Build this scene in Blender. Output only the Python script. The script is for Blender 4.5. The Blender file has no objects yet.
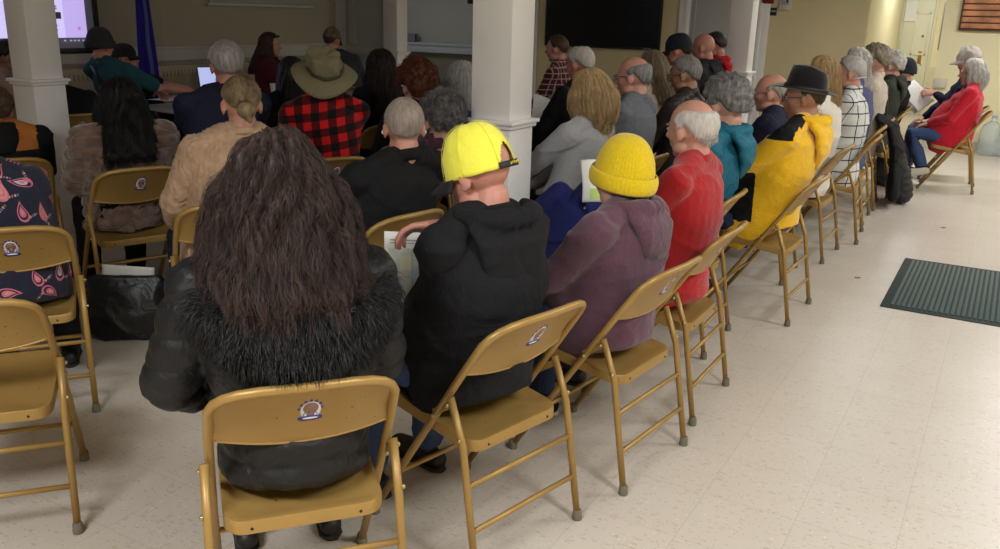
import bpy, math, random
import numpy as np
from mathutils import Vector as V, Matrix, noise
from mathutils.bvhtree import BVHTree
random.seed(7); rng = np.random.default_rng(7)
PI = math.pi; R = math.radians
sc = bpy.context.scene; COL = sc.collection
dg = bpy.context.evaluated_depsgraph_get()

# ------------------------------------------------------------------ camera
FPX = 869.75; PITCH = 0.29118; ROLL = 0.02687; YAW = 0.52112; CAMH = 1.565
FW = V((-math.sin(YAW)*math.cos(PITCH), math.cos(YAW)*math.cos(PITCH), -math.sin(PITCH)))
RT0 = V((math.cos(YAW), math.sin(YAW), 0)); UP0 = RT0.cross(FW)
RT = RT0*math.cos(ROLL)+UP0*math.sin(ROLL); UP = -RT0*math.sin(ROLL)+UP0*math.cos(ROLL)
CP = V((0, 0, CAMH))
def ray(px, py): return FW+RT*((px-500)/FPX)-UP*((py-274.5)/FPX)
def at(px, py, z=0.0):
    d = ray(px, py); return CP+d*((z-CAMH)/d.z)
cd = bpy.data.cameras.new('camera'); cam = bpy.data.objects.new('camera', cd); COL.objects.link(cam)
cd.sensor_width = 36; cd.lens = FPX/1000*36; cd.clip_start = .05; cd.clip_end = 100
M = Matrix.Identity(4)
for i in range(3): M[i][0] = RT[i]; M[i][1] = UP[i]; M[i][2] = -FW[i]; M[i][3] = CP[i]
cam.matrix_world = M; sc.camera = cam
vs = sc.view_settings; vs.view_transform = 'Standard'; vs.look = 'None'; vs.gamma = 1; vs.use_curve_mapping = False
sc.view_settings.exposure = 0.0

# ------------------------------------------------------------------ object helpers
def tag(o, label=None, cat=None, group=None, kind=None):
    if label: o['label'] = label
    if cat: o['category'] = cat
    if group: o['group'] = group
    if kind: o['kind'] = kind
    return o
def empty(name, loc, rz=0, label=None, cat=None, group=None):
    o = bpy.data.objects.new(name, None); COL.objects.link(o); o.location = loc; o.rotation_euler = (0, 0, rz)
    o.empty_display_size = .1
    return tag(o, label, cat, group)
def link(name, me, mats, parent=None, loc=None, rot=None):
    o = bpy.data.objects.new(name, me); COL.objects.link(o)
    if not isinstance(mats, (list, tuple)): mats = [mats]
    for m in mats: me.materials.append(m)
    if parent: o.parent = parent
    if loc is not None: o.location = loc
    if rot is not None: o.rotation_euler = rot
    return o
def copy_tree(o, parent=None):
    c = o.copy(); COL.objects.link(c); c.parent = parent
    for ch in list(o.children): copy_tree(ch, c)
    return c

def perp(t, hint):
    s = hint-t*hint.dot(t)
    if s.length < 1e-4:
        s = t.cross(V((1, 0, 0)));
        if s.length < 1e-3: s = t.cross(V((0, 1, 0)))
    return s.normalized()
class G:
    def __init__(s): s.v = []; s.f = []; s.m = []
    def add(s, vs_, fs, mi=0):
        b = len(s.v); s.v += [tuple(p) for p in vs_]; s.f += [tuple(i+b for i in f) for f in fs]; s.m += [mi]*len(fs)
    def tube(s, pts, rads, seg=10, hint=V((1, 0, 0)), cap=True, mi=0, closed=False):
        pts = [V(p) for p in pts]; n = len(pts)
        if not isinstance(rads, (list, tuple)) or (isinstance(rads, tuple) and len(rads) == 2 and n != 2): rads = [rads]*n
        ring = []; side = None; b = len(s.v)
        for i, p in enumerate(pts):
            if closed: t = (pts[(i+1) % n]-pts[i-1]).normalized()
            else: t = ((pts[min(i+1, n-1)]-pts[max(i-1, 0)])).normalized()
            side = perp(t, hint if side is None or hint is not None else side)
            if hint is None: side = perp(t, side)
            w = t.cross(side)
            r = rads[i]; a, c = r if isinstance(r, tuple) else (r, r)
            for k in range(seg):
                th = 2*PI*k/seg; s.v.append(tuple(p+side*(a*math.cos(th))+w*(c*math.sin(th))))
        m = n if closed else n-1
        for i in range(m):
            j = (i+1) % n
            for k in range(seg):
                k2 = (k+1) % seg; s.f.append((b+i*seg+k, b+i*seg+k2, b+j*seg+k2, b+j*seg+k)); s.m.append(mi)
        if cap and not closed:
            s.f.append(tuple(b+k for k in reversed(range(seg)))); s.f.append(tuple(b+(n-1)*seg+k for k in range(seg))); s.m += [mi, mi]
    def rtube(s, pts, rads, seg=12, hint=V((1, 0, 0))):
        """tube with rounded ends, for remeshing"""
        pts = [V(p) for p in pts]; rl = list(rads) if isinstance(rads, list) else [rads]*len(pts)
        def rr(r, k): return (r[0]*k, r[1]*k) if isinstance(r, tuple) else r*k
        def mn(r): return min(r) if isinstance(r, tuple) else r
        t0 = (pts[0]-pts[1]).normalized(); t1 = (pts[-1]-pts[-2]).normalized()
        P = [pts[0]+t0*mn(rl[0])*.8, pts[0]+t0*mn(rl[0])*.5]+pts+[pts[-1]+t1*mn(rl[-1])*.5, pts[-1]+t1*mn(rl[-1])*.8]
        Q = [rr(rl[0], .45), rr(rl[0], .85)]+rl+[rr(rl[-1], .85), rr(rl[-1], .45)]
        s.tube(P, Q, seg, hint)
    def ell(s, c, r, rot=None, nu=16, nv=10, mi=0):
        c = V(c); r = (r, r, r) if not isinstance(r, (tuple, list)) else r; b = len(s.v)
        def P(x, y, z):
            q = V((x*r[0], y*r[1], z*r[2]))
            if rot is not None: q = rot @ q
            return tuple(q+c)
        s.v.append(P(0, 0, 1))
        for j in range(1, nv):
            ph = PI*j/nv
            for i in range(nu):
                th = 2*PI*i/nu; s.v.append(P(math.sin(ph)*math.cos(th), math.sin(ph)*math.sin(th), math.cos(ph)))
        s.v.append(P(0, 0, -1)); e = len(s.v)-1
        for i in range(nu):
            i2 = (i+1) % nu
            s.f.append((b, b+1+i, b+1+i2)); s.f.append((e, e-nu+i2, e-nu+i)); s.m += [mi, mi]
            for j in range(nv-2):
                a = b+1+j*nu; s.f.append((a+i, a+nu+i, a+nu+i2, a+i2)); s.m.append(mi)
    def box(s, lo, hi, bev=0.0, mi=0, mat=None):
        (x0, y0, z0), (x1, y1, z1) = lo, hi
        if x0 > x1: x0, x1 = x1, x0
        if y0 > y1: y0, y1 = y1, y0
        if z0 > z1: z0, z1 = z1, z0
        if bev <= 0:
            vs_ = [(x, y, z) for z in (z0, z1) for y in (y0, y1) for x in (x0, x1)]
            fs = [(0, 2, 3, 1), (4, 5, 7, 6), (0, 1, 5, 4), (2, 6, 7, 3), (0, 4, 6, 2), (1, 3, 7, 5)]
        else:
            b = min(bev, (x1-x0)/2.01, (y1-y0)/2.01, (z1-z0)/2.01)
            import bmesh
            bm = bmesh.new(); bmesh.ops.create_cube(bm, size=1)
            for v in bm.verts: v.co = V(((x0+x1)/2+v.co.x*(x1-x0), (y0+y1)/2+v.co.y*(y1-y0), (z0+z1)/2+v.co.z*(z1-z0)))
            bmesh.ops.bevel(bm, geom=bm.edges[:], offset=b, segments=2, affect='EDGES', profile=.5)
            bm.verts.index_update(); vs_ = [v.co.copy() for v in bm.verts]; fs = [tuple(v.index for v in f.verts) for f in bm.faces]; bm.free()
        if mat is not None: vs_ = [mat @ V(v) for v in vs_]
        s.add(vs_, fs, mi)
    def lathe(s, prof, seg=24, c=(0, 0, 0), mi=0, sx=1, sy=1, cap=True):
        b = len(s.v); n = len(prof)
        for (r, z) in prof:
            for k in range(seg):
                th = 2*PI*k/seg; s.v.append((c[0]+r*math.cos(th)*sx, c[1]+r*math.sin(th)*sy, c[2]+z))
        for i in range(n-1):
            for k in range(seg):
                k2 = (k+1) % seg; s.f.append((b+i*seg+k, b+i*seg+k2, b+(i+1)*seg+k2, b+(i+1)*seg+k)); s.m.append(mi)
        if cap:
            s.f.append(tuple(b+k for k in reversed(range(seg)))); s.f.append(tuple(b+(n-1)*seg+k for k in range(seg))); s.m += [mi, mi]
    def grid(s, fn, nu, nv, cu=False, mi=0):
        b = len(s.v)
        for j in range(nv):
            for i in range(nu): s.v.append(tuple(fn(i/(nu if cu else nu-1), j/(nv-1))))
        for j in range(nv-1):
            for i in range(nu if cu else nu-1):
                i2 = (i+1) % nu; s.f.append((b+j*nu+i, b+j*nu+i2, b+(j+1)*nu+i2, b+(j+1)*nu+i)); s.m.append(mi)
    def xf(s, m): s.v = [tuple(m @ V(p)) for p in s.v]; return s
    def mesh(s, smooth=True, name='m'):
        me = bpy.data.meshes.new(name); me.from_pydata(s.v, [], s.f)
        if any(s.m): me.polygons.foreach_set('material_index', s.m)
        if smooth == 'auto':
            me.shade_smooth(); me.update()
            try: me.set_sharp_from_angle(angle=R(38))
            except Exception: pass
        elif smooth: me.shade_smooth()
        me.update(); return me
def solidify(me, th, offset=0.0, mats=1):
    o = bpy.data.objects.new('tmp', me); COL.objects.link(o)
    m = o.modifiers.new('s', 'SOLIDIFY'); m.thickness = th; m.offset = offset
    bpy.context.view_layer.update(); d = bpy.context.evaluated_depsgraph_get()
    r = bpy.data.meshes.new_from_object(o.evaluated_get(d)); bpy.data.objects.remove(o); r.shade_smooth()
    return r
def remesh(g, voxel, sm=4, fac=.5):
    me = g.mesh(False); o = bpy.data.objects.new('tmp', me); COL.objects.link(o)
    m = o.modifiers.new('r', 'REMESH'); m.mode = 'VOXEL'; m.voxel_size = voxel; m.use_smooth_shade = True
    if sm: k = o.modifiers.new('k', 'SMOOTH'); k.factor = fac; k.iterations = sm
    bpy.context.view_layer.update(); d = bpy.context.evaluated_depsgraph_get()
    r = bpy.data.meshes.new_from_object(o.evaluated_get(d)); bpy.data.objects.remove(o); bpy.data.meshes.remove(me); r.shade_smooth()
    return r
def getco(me):
    n = len(me.vertices); c = np.empty(n*3); me.vertices.foreach_get('co', c); nn = np.empty(n*3); me.vertices.foreach_get('normal', nn)
    return c.reshape(-1, 3), nn.reshape(-1, 3)
def setco(me, c): me.vertices.foreach_set('co', c.ravel()); me.update()
def disp(me, fn):
    c, n = getco(me); setco(me, c+n*fn(c)[:, None])
def wob(c, f, s):
    x, y, z = c.T*f
    return np.sin(x*1.1+2.3*s+1.7*np.sin(y*.9+s)+.8*np.sin(z*1.7))*np.sin(z*1.3+1.1*s+1.5*np.sin(x*.7+s*2))
def folds(amp, s, f=14):
    def fn(c):
        x, y, z = c.T
        w = wob(c, f*.5, s)
        a = 1-np.abs(np.sin(f*(.45*x+.35*y+.9*z)+2.2*w+s)); b = 1-np.abs(np.sin(f*(-.6*x+.3*y+.75*z)*.8+2*wob(c, f*.4, s+3)))
        return amp*(a**2*.9+b**3*.8-.45+.5*w)
    return fn

# ------------------------------------------------------------------ materials
def nt(name):
    m = bpy.data.materials.new(name); m.use_nodes = True; t = m.node_tree; b = t.nodes['Principled BSDF']
    return m, t, b
def N(t, typ, **kw):
    n = t.nodes.new(typ)
    for k, v in kw.items():
        if k.startswith('i_'): n.inputs[k[2:].replace('_', ' ')].default_value = v
        else: setattr(n, k, v)
    return n
def s2l(c): return tuple(((x/255)/12.92 if x/255 <= .04045 else ((x/255+.055)/1.055)**2.4) for x in c)
MC = {}
def mat(name, c, rough=.7, var=.12, vs_=8, bump=.0, bs=40, metal=0, sheen=0, c2=None, spec=.5, wr=0, wrs=9):
    """c in sRGB 0-255"""
    if name in MC: return MC[name]
    m, t, b = nt(name); L = t.links
    tc = N(t, 'ShaderNodeTexCoord'); nz = N(t, 'ShaderNodeTexNoise'); nz.inputs['Scale'].default_value = vs_; nz.inputs['Detail'].default_value = 4
    L.new(tc.outputs['Object'], nz.inputs['Vector'])
    cr = N(t, 'ShaderNodeValToRGB'); L.new(nz.outputs['Fac'], cr.inputs['Fac'])
    l = s2l(c); k = tuple((a_+b_)/2 for a_, b_ in zip(s2l(c2), l)) if c2 and vs_ == 140 else s2l(c2) if c2 else None
    cr.color_ramp.elements[0].position = .3; cr.color_ramp.elements[1].position = .7
    cr.color_ramp.elements[0].color = (*(k if k else [x*(1-var) for x in l]), 1); cr.color_ramp.elements[1].color = (*[min(1, x*(1+var)) for x in l], 1)
    L.new(cr.outputs['Color'], b.inputs['Base Color'])
    b.inputs['Roughness'].default_value = rough; b.inputs['Metallic'].default_value = metal
    b.inputs['Specular IOR Level'].default_value = spec
    if sheen: b.inputs['Sheen Weight'].default_value = sheen; b.inputs['Sheen Roughness'].default_value = .5
    prev = None
    if wr:
        n2 = N(t, 'ShaderNodeTexNoise'); n2.inputs['Scale'].default_value = wrs; n2.inputs['Detail'].default_value = 3; n2.inputs['Distortion'].default_value = 1.2
        L.new(tc.outputs['Object'], n2.inputs['Vector']); b2 = N(t, 'ShaderNodeBump'); b2.inputs['Strength'].default_value = wr; b2.inputs['Distance'].default_value = .03
        L.new(n2.outputs['Fac'], b2.inputs['Height']); prev = b2
    if bump:
        n3 = N(t, 'ShaderNodeTexNoise'); n3.inputs['Scale'].default_value = bs; n3.inputs['Detail'].default_value = 3
        L.new(tc.outputs['Object'], n3.inputs['Vector']); b3 = N(t, 'ShaderNodeBump'); b3.inputs['Strength'].default_value = bump; b3.inputs['Distance'].default_value = .004
        L.new(n3.outputs['Fac'], b3.inputs['Height'])
        if prev: L.new(prev.outputs['Normal'], b3.inputs['Normal'])
        prev = b3
    if prev: L.new(prev.outputs['Normal'], b.inputs['Normal'])
    MC[name] = m; return m
def cloth(name, c, c2=None, rough=.9, wr=.35, sheen=.0, var=.12, bump=.4, bs=250): return mat(name, c, rough, var, 140, bump, bs, 0, sheen, c2, .25, wr)
def emis(name, c, st):
    if name in MC: return MC[name]
    m, t, b = nt(name); l = s2l(c); b.inputs['Base Color'].default_value = (*l, 1); b.inputs['Emission Color'].default_value = (*l, 1); b.inputs['Emission Strength'].default_value = st
    b.inputs['Roughness'].default_value = .4; MC[name] = m; return m
def mth(t, op, a, b=None, c=None):
    n = N(t, 'ShaderNodeMath', operation=op)
    for i, x in enumerate((a, b, c)):
        if x is None: continue
        if isinstance(x, (int, float)): n.inputs[i].default_value = x
        else: t.links.new(x, n.inputs[i])
    return n.outputs[0]
def mixc(t, f, a, b):
    n = N(t, 'ShaderNodeMix', data_type='RGBA')
    for s, x in ((n.inputs['Factor'], f), (n.inputs[6], a), (n.inputs[7], b)):
        if isinstance(x, (tuple, list)): s.default_value = (*x[:3], 1)
        elif isinstance(x, (int, float)): s.default_value = x
        else: t.links.new(x, s)
    return n.outputs[2]

def plaid(name, base, c_line, c_cross, per, duty=.5, lines=False, rot=0):
    m, t, b = nt(name); tc = N(t, 'ShaderNodeTexCoord'); mp = N(t, 'ShaderNodeMapping'); mp.inputs['Rotation'].default_value = (0, rot, .5)
    t.links.new(tc.outputs['Object'], mp.inputs['Vector']); sp = N(t, 'ShaderNodeSeparateXYZ'); t.links.new(mp.outputs[0], sp.inputs[0])
    def st(o, d): return mth(t, 'LESS_THAN', mth(t, 'FRACT', mth(t, 'ADD', mth(t, 'DIVIDE', o, per), 50.0)), d)
    a = st(sp.outputs[0], duty); z = st(sp.outputs[2], duty)
    if lines:
        f = mth(t, 'MAXIMUM', a, z); col = mixc(t, f, s2l(base), s2l(c_line))
    else:
        s_ = mth(t, 'ADD', a, z); c1 = mixc(t, mth(t, 'GREATER_THAN', s_, .5), s2l(base), s2l(c_line)); col = mixc(t, mth(t, 'GREATER_THAN', s_, 1.5), c1, s2l(c_cross))
    t.links.new(col, b.inputs['Base Color']); b.inputs['Roughness'].default_value = .95; b.inputs['Sheen Weight'].default_value = .1; b.inputs['Specular IOR Level'].default_value = .2
    nz = N(t, 'ShaderNodeTexNoise'); nz.inputs['Scale'].default_value = 12; bp = N(t, 'ShaderNodeBump'); bp.inputs['Strength'].default_value = .3; bp.inputs['Distance'].default_value = .02
    t.links.new(tc.outputs['Object'], nz.inputs['Vector']); t.links.new(nz.outputs['Fac'], bp.inputs['Height']); t.links.new(bp.outputs['Normal'], b.inputs['Normal'])
    return m
def skinm(name, c):
    if name in MC: return MC[name]
    m, t, b = nt(name); tc = N(t, 'ShaderNodeTexCoord'); nz = N(t, 'ShaderNodeTexNoise'); nz.inputs['Scale'].default_value = 22; nz.inputs['Detail'].default_value = 5
    t.links.new(tc.outputs['Object'], nz.inputs['Vector']); l = s2l(c)
    col = mixc(t, nz.outputs['Fac'], (l[0]*1.02, l[1]*.82, l[2]*.8), (l[0]*.98, l[1]*1.12, l[2]*1.15)); t.links.new(col, b.inputs['Base Color'])
    b.inputs['Roughness'].default_value = .5; b.inputs['Subsurface Weight'].default_value = .08; b.inputs['Subsurface Radius'].default_value = (.02, .008, .004)
    n2 = N(t, 'ShaderNodeTexNoise'); n2.inputs['Scale'].default_value = 160; bp = N(t, 'ShaderNodeBump'); bp.inputs['Strength'].default_value = .15; bp.inputs['Distance'].default_value = .003
    t.links.new(tc.outputs['Object'], n2.inputs['Vector']); t.links.new(n2.outputs['Fac'], bp.inputs['Height']); t.links.new(bp.outputs['Normal'], b.inputs['Normal'])
    MC[name] = m; return m
def hairm(name, c1, c2, rough=.5):
    if name in MC: return MC[name]
    m, t, b = nt(name); at_ = N(t, 'ShaderNodeAttribute', attribute_name='strand'); tc = N(t, 'ShaderNodeTexCoord')
    nz = N(t, 'ShaderNodeTexNoise'); nz.inputs['Scale'].default_value = 25; mp = N(t, 'ShaderNodeMapping'); mp.inputs['Scale'].default_value = (3, 3, .6)
    t.links.new(tc.outputs['Object'], mp.inputs['Vector']); t.links.new(mp.outputs[0], nz.inputs['Vector'])
    f = mth(t, 'MULTIPLY_ADD', at_.outputs['Fac'], .7, mth(t, 'MULTIPLY_ADD', nz.outputs['Fac'], 1.2, -.45)); f = mth(t, 'MINIMUM', mth(t, 'MAXIMUM', f, 0.0), 1.0)
    t.links.new(mixc(t, f, s2l(c1), s2l(c2)), b.inputs['Base Color']); b.inputs['Roughness'].default_value = rough; b.inputs['Specular IOR Level'].default_value = .35
    MC[name] = m; return m

# ------------------------------------------------------------------ the room
def floor_mat():
    m, t, b = nt('vinyl_tile'); L = t.links; tc = N(t, 'ShaderNodeTexCoord'); sp = N(t, 'ShaderNodeSeparateXYZ'); L.new(tc.outputs['Object'], sp.inputs[0])
    T = .305; oy = at(1000, 488).y
    u = mth(t, 'ADD', mth(t, 'DIVIDE', mth(t, 'ADD', sp.outputs[0], .696), T), 60.0); v = mth(t, 'ADD', mth(t, 'DIVIDE', mth(t, 'SUBTRACT', sp.outputs[1], oy), T), 60.0)
    def edge(q):
        fr = mth(t, 'FRACT', q); return mth(t, 'MINIMUM', fr, mth(t, 'SUBTRACT', 1.0, fr))
    e = mth(t, 'MINIMUM', edge(u), edge(v)); line = mth(t, 'LESS_THAN', e, .0035)
    cmb = N(t, 'ShaderNodeCombineXYZ'); L.new(mth(t, 'FLOOR', u), cmb.inputs[0]); L.new(mth(t, 'FLOOR', v), cmb.inputs[1])
    wn = N(t, 'ShaderNodeTexWhiteNoise'); L.new(cmb.outputs[0], wn.inputs['Vector'])
    base = mixc(t, wn.outputs['Value'], s2l((200, 191, 179)), s2l((203, 194, 182)))
    n1 = N(t, 'ShaderNodeTexNoise'); n1.inputs['Scale'].default_value = 3.2; n1.inputs['Detail'].default_value = 5; L.new(tc.outputs['Object'], n1.inputs['Vector'])
    base = mixc(t, mth(t, 'MULTIPLY', n1.outputs['Fac'], .35), base, s2l((182, 170, 154)))
    # elongated chips of darker, tan and white vinyl
    for i, (sx, sy, thr, colr) in enumerate(((28, 76, .125, (180, 162, 140)), (76, 34, .07, (222, 214, 204)), (50, 110, .10, (158, 141, 120)), (110, 46, .10, (186, 166, 134)))):
        mp = N(t, 'ShaderNodeMapping'); mp.inputs['Scale'].default_value = (sx, sy, 1); mp.inputs['Rotation'].default_value = (0, 0, .35*i); mp.inputs['Location'].default_value = (i*3.1, i*1.7, 0)
        L.new(tc.outputs['Object'], mp.inputs['Vector']); vo = N(t, 'ShaderNodeTexVoronoi'); vo.inputs['Scale'].default_value = 1.0; vo.inputs['Randomness'].default_value = 1; L.new(mp.outputs[0], vo.inputs['Vector'])
        sc_ = N(t, 'ShaderNodeSeparateColor'); L.new(vo.outputs['Color'], sc_.inputs[0])
        f = mth(t, 'MULTIPLY', mth(t, 'LESS_THAN', vo.outputs['Distance'], mth(t, 'MULTIPLY', sc_.outputs[0], thr*3.2)), mth(t, 'MULTIPLY', mth(t, 'GREATER_THAN', sc_.outputs[1], .45), .62))
        base = mixc(t, f, base, s2l(colr))
    base = mixc(t, mth(t, 'MULTIPLY', line, .45), base, s2l((150, 136, 118)))
    L.new(base, b.inputs['Base Color'])
    n2 = N(t, 'ShaderNodeTexNoise'); n2.inputs['Scale'].default_value = 6; n2.inputs['Detail'].default_value = 4; L.new(tc.outputs['Object'], n2.inputs['Vector'])
    L.new(mth(t, 'MULTIPLY_ADD', n2.outputs['Fac'], .22, .22), b.inputs['Roughness'])
    b.inputs['Specular IOR Level'].default_value = .5
    n3 = N(t, 'ShaderNodeTexNoise'); n3.inputs['Scale'].default_value = 5; L.new(tc.outputs['Object'], n3.inputs['Vector'])
    hb = mth(t, 'MULTIPLY_ADD', line, -.15, n3.outputs['Fac']); bp = N(t, 'ShaderNodeBump'); bp.inputs['Strength'].default_value = .25; bp.inputs['Distance'].default_value = .006
    L.new(hb, bp.inputs['Height']); L.new(bp.outputs['Normal'], b.inputs['Normal'])
    return m
def wallm(name, c, var=.03): return mat(name, c, .85, var, 1.5, .12, 120)
W_BEIGE = wallm('beige_wall_paint', (205, 190, 150)); W_GREY = wallm('grey_cream_wall_paint', (164, 158, 140)); W_WHITE = mat('white_trim_paint', (232, 229, 225), .5, .03, 3, .06, 60)
W_ALC = wallm('pale_grey_wall_paint', (176, 178, 176)); W_YEL = wallm('pale_yellow_wall_paint', (226, 216, 176)); DOORM = mat('cream_door_paint', (214, 212, 188), .5, .03, 3)
BLACKPL = mat('black_plastic', (14, 14, 15), .4, .05); CEIL = mat('white_ceiling_tile', (196, 192, 184), .9, .06, 30, .3, 90)
def slab(name, lo, hi, m, bev=0): g = G(); g.box(lo, hi, bev); return tag(link(name, g.mesh(False), m), kind='structure')
XL, XR, YB, YF, YR, ZC = -7.8, 3.2, -2.6, 13.7, 13.0, 2.75
slab('floor', (-11.2, YB-.1, -.1), (XR+.1, 18.6, 0), floor_mat())
slab('ceiling', (-11.2, YB-.1, ZC), (XR+.1, 18.6, ZC+.1), CEIL)
def wallg(name, pieces, m):
    g = G()
    for lo, hi in pieces: g.box(lo, hi)
    return tag(link(name, g.mesh(False), m), kind='structure')
wallg('wall_left', [((XL-.12, YB, 0), (XL, 9.42, ZC))], W_GREY)
wallg('wall_partition', [((XL, 9.3, 0), (-6.98, 9.42, ZC))], W_ALC)
wallg('wall_alcove', [((-11.1, 9.3, 0), (XL-.12, 9.42, ZC))], W_ALC)
wallg('wall_alcove_left', [((-11.1, 9.42, 0), (-10.99, YF, ZC))], W_ALC)
wallg('wall_back', [((-11.1, YF, 0), (-1.98, YF+.12, ZC))], W_BEIGE)
wallg('wall_alcove_back', [((-10.98, YF-.012, 1.0), (-8.36, YF, ZC))], W_ALC)
wallg('wall_hallway_left', [((-2.1, YF+.12, 0), (-1.98, 17.6, ZC))], W_YEL)
wallg('wall_hallway_back', [((-2.1, 17.6, 0), (0.5, 17.72, ZC))], W_YEL)
wallg('wall_right_back', [((-.96, YR, 0), (XR, YR+.12, ZC)), ((-.96, YR+.12, 0), (-.84, 14.4, ZC)), ((-.84, 14.28, 0), (.5, 14.4, ZC)), ((.5, 14.28, 0), (.62, 17.72, ZC))], W_YEL)
wallg('wall_right', [((XR, YB, 0), (XR+.12, YR+.12, ZC))], W_BEIGE)
wallg('wall_rear', [((XL, YB-.12, 0), (XR, YB, ZC))], W_BEIGE)
BASE = mat('baseboard_paint', (196, 190, 176), .5, .03)
slab('baseboard_back', (-4.0, YF-.02, 0), (-1.98, YF, .14), BASE, .004); slab('baseboard_right_back', (-.96, YR-.02, 0), (XR, YR, .12), BASE, .004)
slab('baseboard_left', (XL, YB, 0), (XL+.02, 9.3, .12), BASE, .004); slab('baseboard_right', (XR-.02, YB, 0), (XR, YR, .12), BASE, .004)
# chair rail and pale band on the front wall, with the heater cover below
g = G(); g.box((XL, YB, 1.0), (XL+.025, 9.3, 1.12), .004); g.box((XL, YB, 1.12), (XL+.045, 9.3, 1.145), .006)
tag(link('trim_1', g.mesh(False), mat('pale_rail_paint', (188, 186, 176), .6, .03)), kind='structure')
g = G(); g.box((XL, 9.275, 1.02), (-6.98, 9.3, 1.1), .004); g.box((XL+.08, 9.27, 1.14), (XL+.19, 9.3, ZC)); g.box((XL, 9.1, 1.14), (XL+.02, 9.3, ZC))
tag(link('trim_2', g.mesh(False), mat('pale_rail_paint', (188, 186, 176), .6, .03)), kind='structure')

def column(x, y, label):
    """x,y = corner nearest the aisle (front right)"""
    w = .22; c = empty('square_column', (x-w/2, y+w/2, 0), 0, label, 'column', 'square white columns')
    g = G(); g.box((-w/2, -w/2, 1.07), (w/2, w/2, ZC), .006)
    for s_ in (-1, 1):
        pass
    link('shaft', g.mesh('auto'), W_WHITE, c)
    g = G(); g.box((-w/2-.006, -w/2-.006, 0.14), (w/2+.006, w/2+.006, 1.03), .006); link('lower_casing', g.mesh('auto'), W_WHITE, c)
    g = G(); g.box((-w/2-.02, -w/2-.02, 1.03), (w/2+.02, w/2+.02, 1.052), .005); g.box((-w/2-.033, -w/2-.033, 1.05), (w/2+.033, w/2+.033, 1.07), .006); link('moulding', g.mesh('auto'), W_WHITE, c)
    g = G(); g.box((-w/2-.02, -w/2-.02, 0), (w/2+.02, w/2+.02, .14), .006); link('base_block', g.mesh('auto'), W_WHITE, c)
    return c
p = at(509.5, 126, 1.05); column(p.x, p.y, 'square white column in the middle of the seats, behind the neon cap')
p = at(746, 74, 1.05); column(p.x, p.y, 'square white column by the right-hand rows beside the bald heads')
p = at(33, 83, 1.05); column(p.x, p.y, 'square white column at far left in front of the projection screen')
column(-6.86, 9.18, 'farthest narrow white column at the end of the grey partition')

# alcove counter, projector box on it
g = G(); g.box((-10.98, YF-.32, .98), (-8.36, YF-.012, 1.03), .008); g.box((-10.98, YF-.30, .86), (-8.36, YF-.012, .98), .004); o = link('serving_ledge', g.mesh('auto'), mat('bluish_ledge_paint', (176, 186, 196), .5, .03)); tag(o, 'long pale bluish ledge along the back wall of the alcove', 'ledge')
g2 = G(); g2.box((-10.98, YF-.2, 0), (-8.36, YF-.02, .86), .004); link('panel_below', g2.mesh('auto'), mat('dark_grey_panel', (120, 116, 104), .7, .05), o)
t_ = empty('small_speaker_box', (-9.75, YF-.17, 1.03), .3, 'small grey box standing on the pale bluish ledge', 'box')
g = G(); g.box((-.1, -.06, 0), (.1, .06, .15), .012); link('case', g.mesh('auto'), mat('grey_plastic', (120, 118, 130), .5, .05), t_)
g = G(); g.box((.06, -.066, .01), (.095, -.06, .14), .002); link('grille', g.mesh('auto'), BLACKPL, t_)
g = G(); g.box((-8.66, YF-.04, 1.72), (-8.36, YF-.012, 1.95), .006); tag(link('wall_plaque', g.mesh('auto'), BLACKPL), 'small black plaque high on the alcove wall left of middle column', 'plaque')
# door frame left of the television
def doorleaf(n, x0, x1, y, zt, mm, cas, knobs=None, sgn=-1, panels=((.12, .88, .25, .95), (.12, .88, 1.1, 1.95)), c_w=.09, hinge=False):
    d = tag(empty(n, ((x0+x1)/2, y, 0)), kind='structure'); w = (x1-x0)/2
    g = G(); g.box((-w, -.045, 0), (w, -.005, zt), .003); link('door_leaf', g.mesh('auto'), mm, d)
    g = G()
    for (a, b_, z0, z1) in panels:
        xa = -w+2*w*a; xb = -w+2*w*b_
        for (lo, hi) in (((xa, -.056, z0), (xa+.03, -.044, z1)), ((xb-.03, -.056, z0), (xb, -.044, z1)), ((xa, -.056, z0), (xb, -.044, z0+.03)), ((xa, -.056, z1-.03), (xb, -.044, z1))): g.box(lo, hi, .004)
    link('panel_moulding', g.mesh('auto'), mm, d)
    g = G()
    for lo, hi in (((-w-c_w, -.035, 0), (-w, 0, zt+c_w)), ((w, -.035, 0), (w+c_w, 0, zt+c_w)), ((-w, -.035, zt), (w, 0, zt+c_w))): g.box(lo, hi, .008)
    for lo, hi in (((-w-c_w*.5, -.05, 0), (-w-c_w*.2, -.03, zt+c_w*.5)), ((w+c_w*.2, -.05, 0), (w+c_w*.5, -.03, zt+c_w*.5))): g.box(lo, hi, .006)
    link('casing', g.mesh('auto'), cas, d)
    if knobs:
        BR = mat('brass', (176, 132, 60), .35, .1, 8, 0, 40, .8)
        g = G(); xk = -w+2*w*knobs
        g.lathe([(.0, 0), (.022, 0), (.022, .012), (.0, .014)], 16); g.xf(Matrix.Translation((xk, -.045, 1.38)) @ Matrix.Rotation(R(90), 4, 'X')); link('deadbolt', g.mesh('auto'), BR, d)
        g = G(); g.box((xk-.03, -.052, .9), (xk+.03, -.045, 1.12), .004); g.tube([(xk, -.05, 1.03), (xk, -.09, 1.03), (xk, -.095, .94)], .009, 8); link('handle', g.mesh('auto'), BR, d)
    if hinge:
        g = G(); g.box((w-.012, -.062, 1.3), (w+.03, -.04, 1.5), .003); link('hinge', g.mesh('auto'), BLACKPL, d)
    return d
doorleaf('door_1', -8.12, -7.34, YF, 2.1, mat('grey_white_door', (176, 176, 172), .5, .03), W_WHITE, hinge=True)
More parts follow.
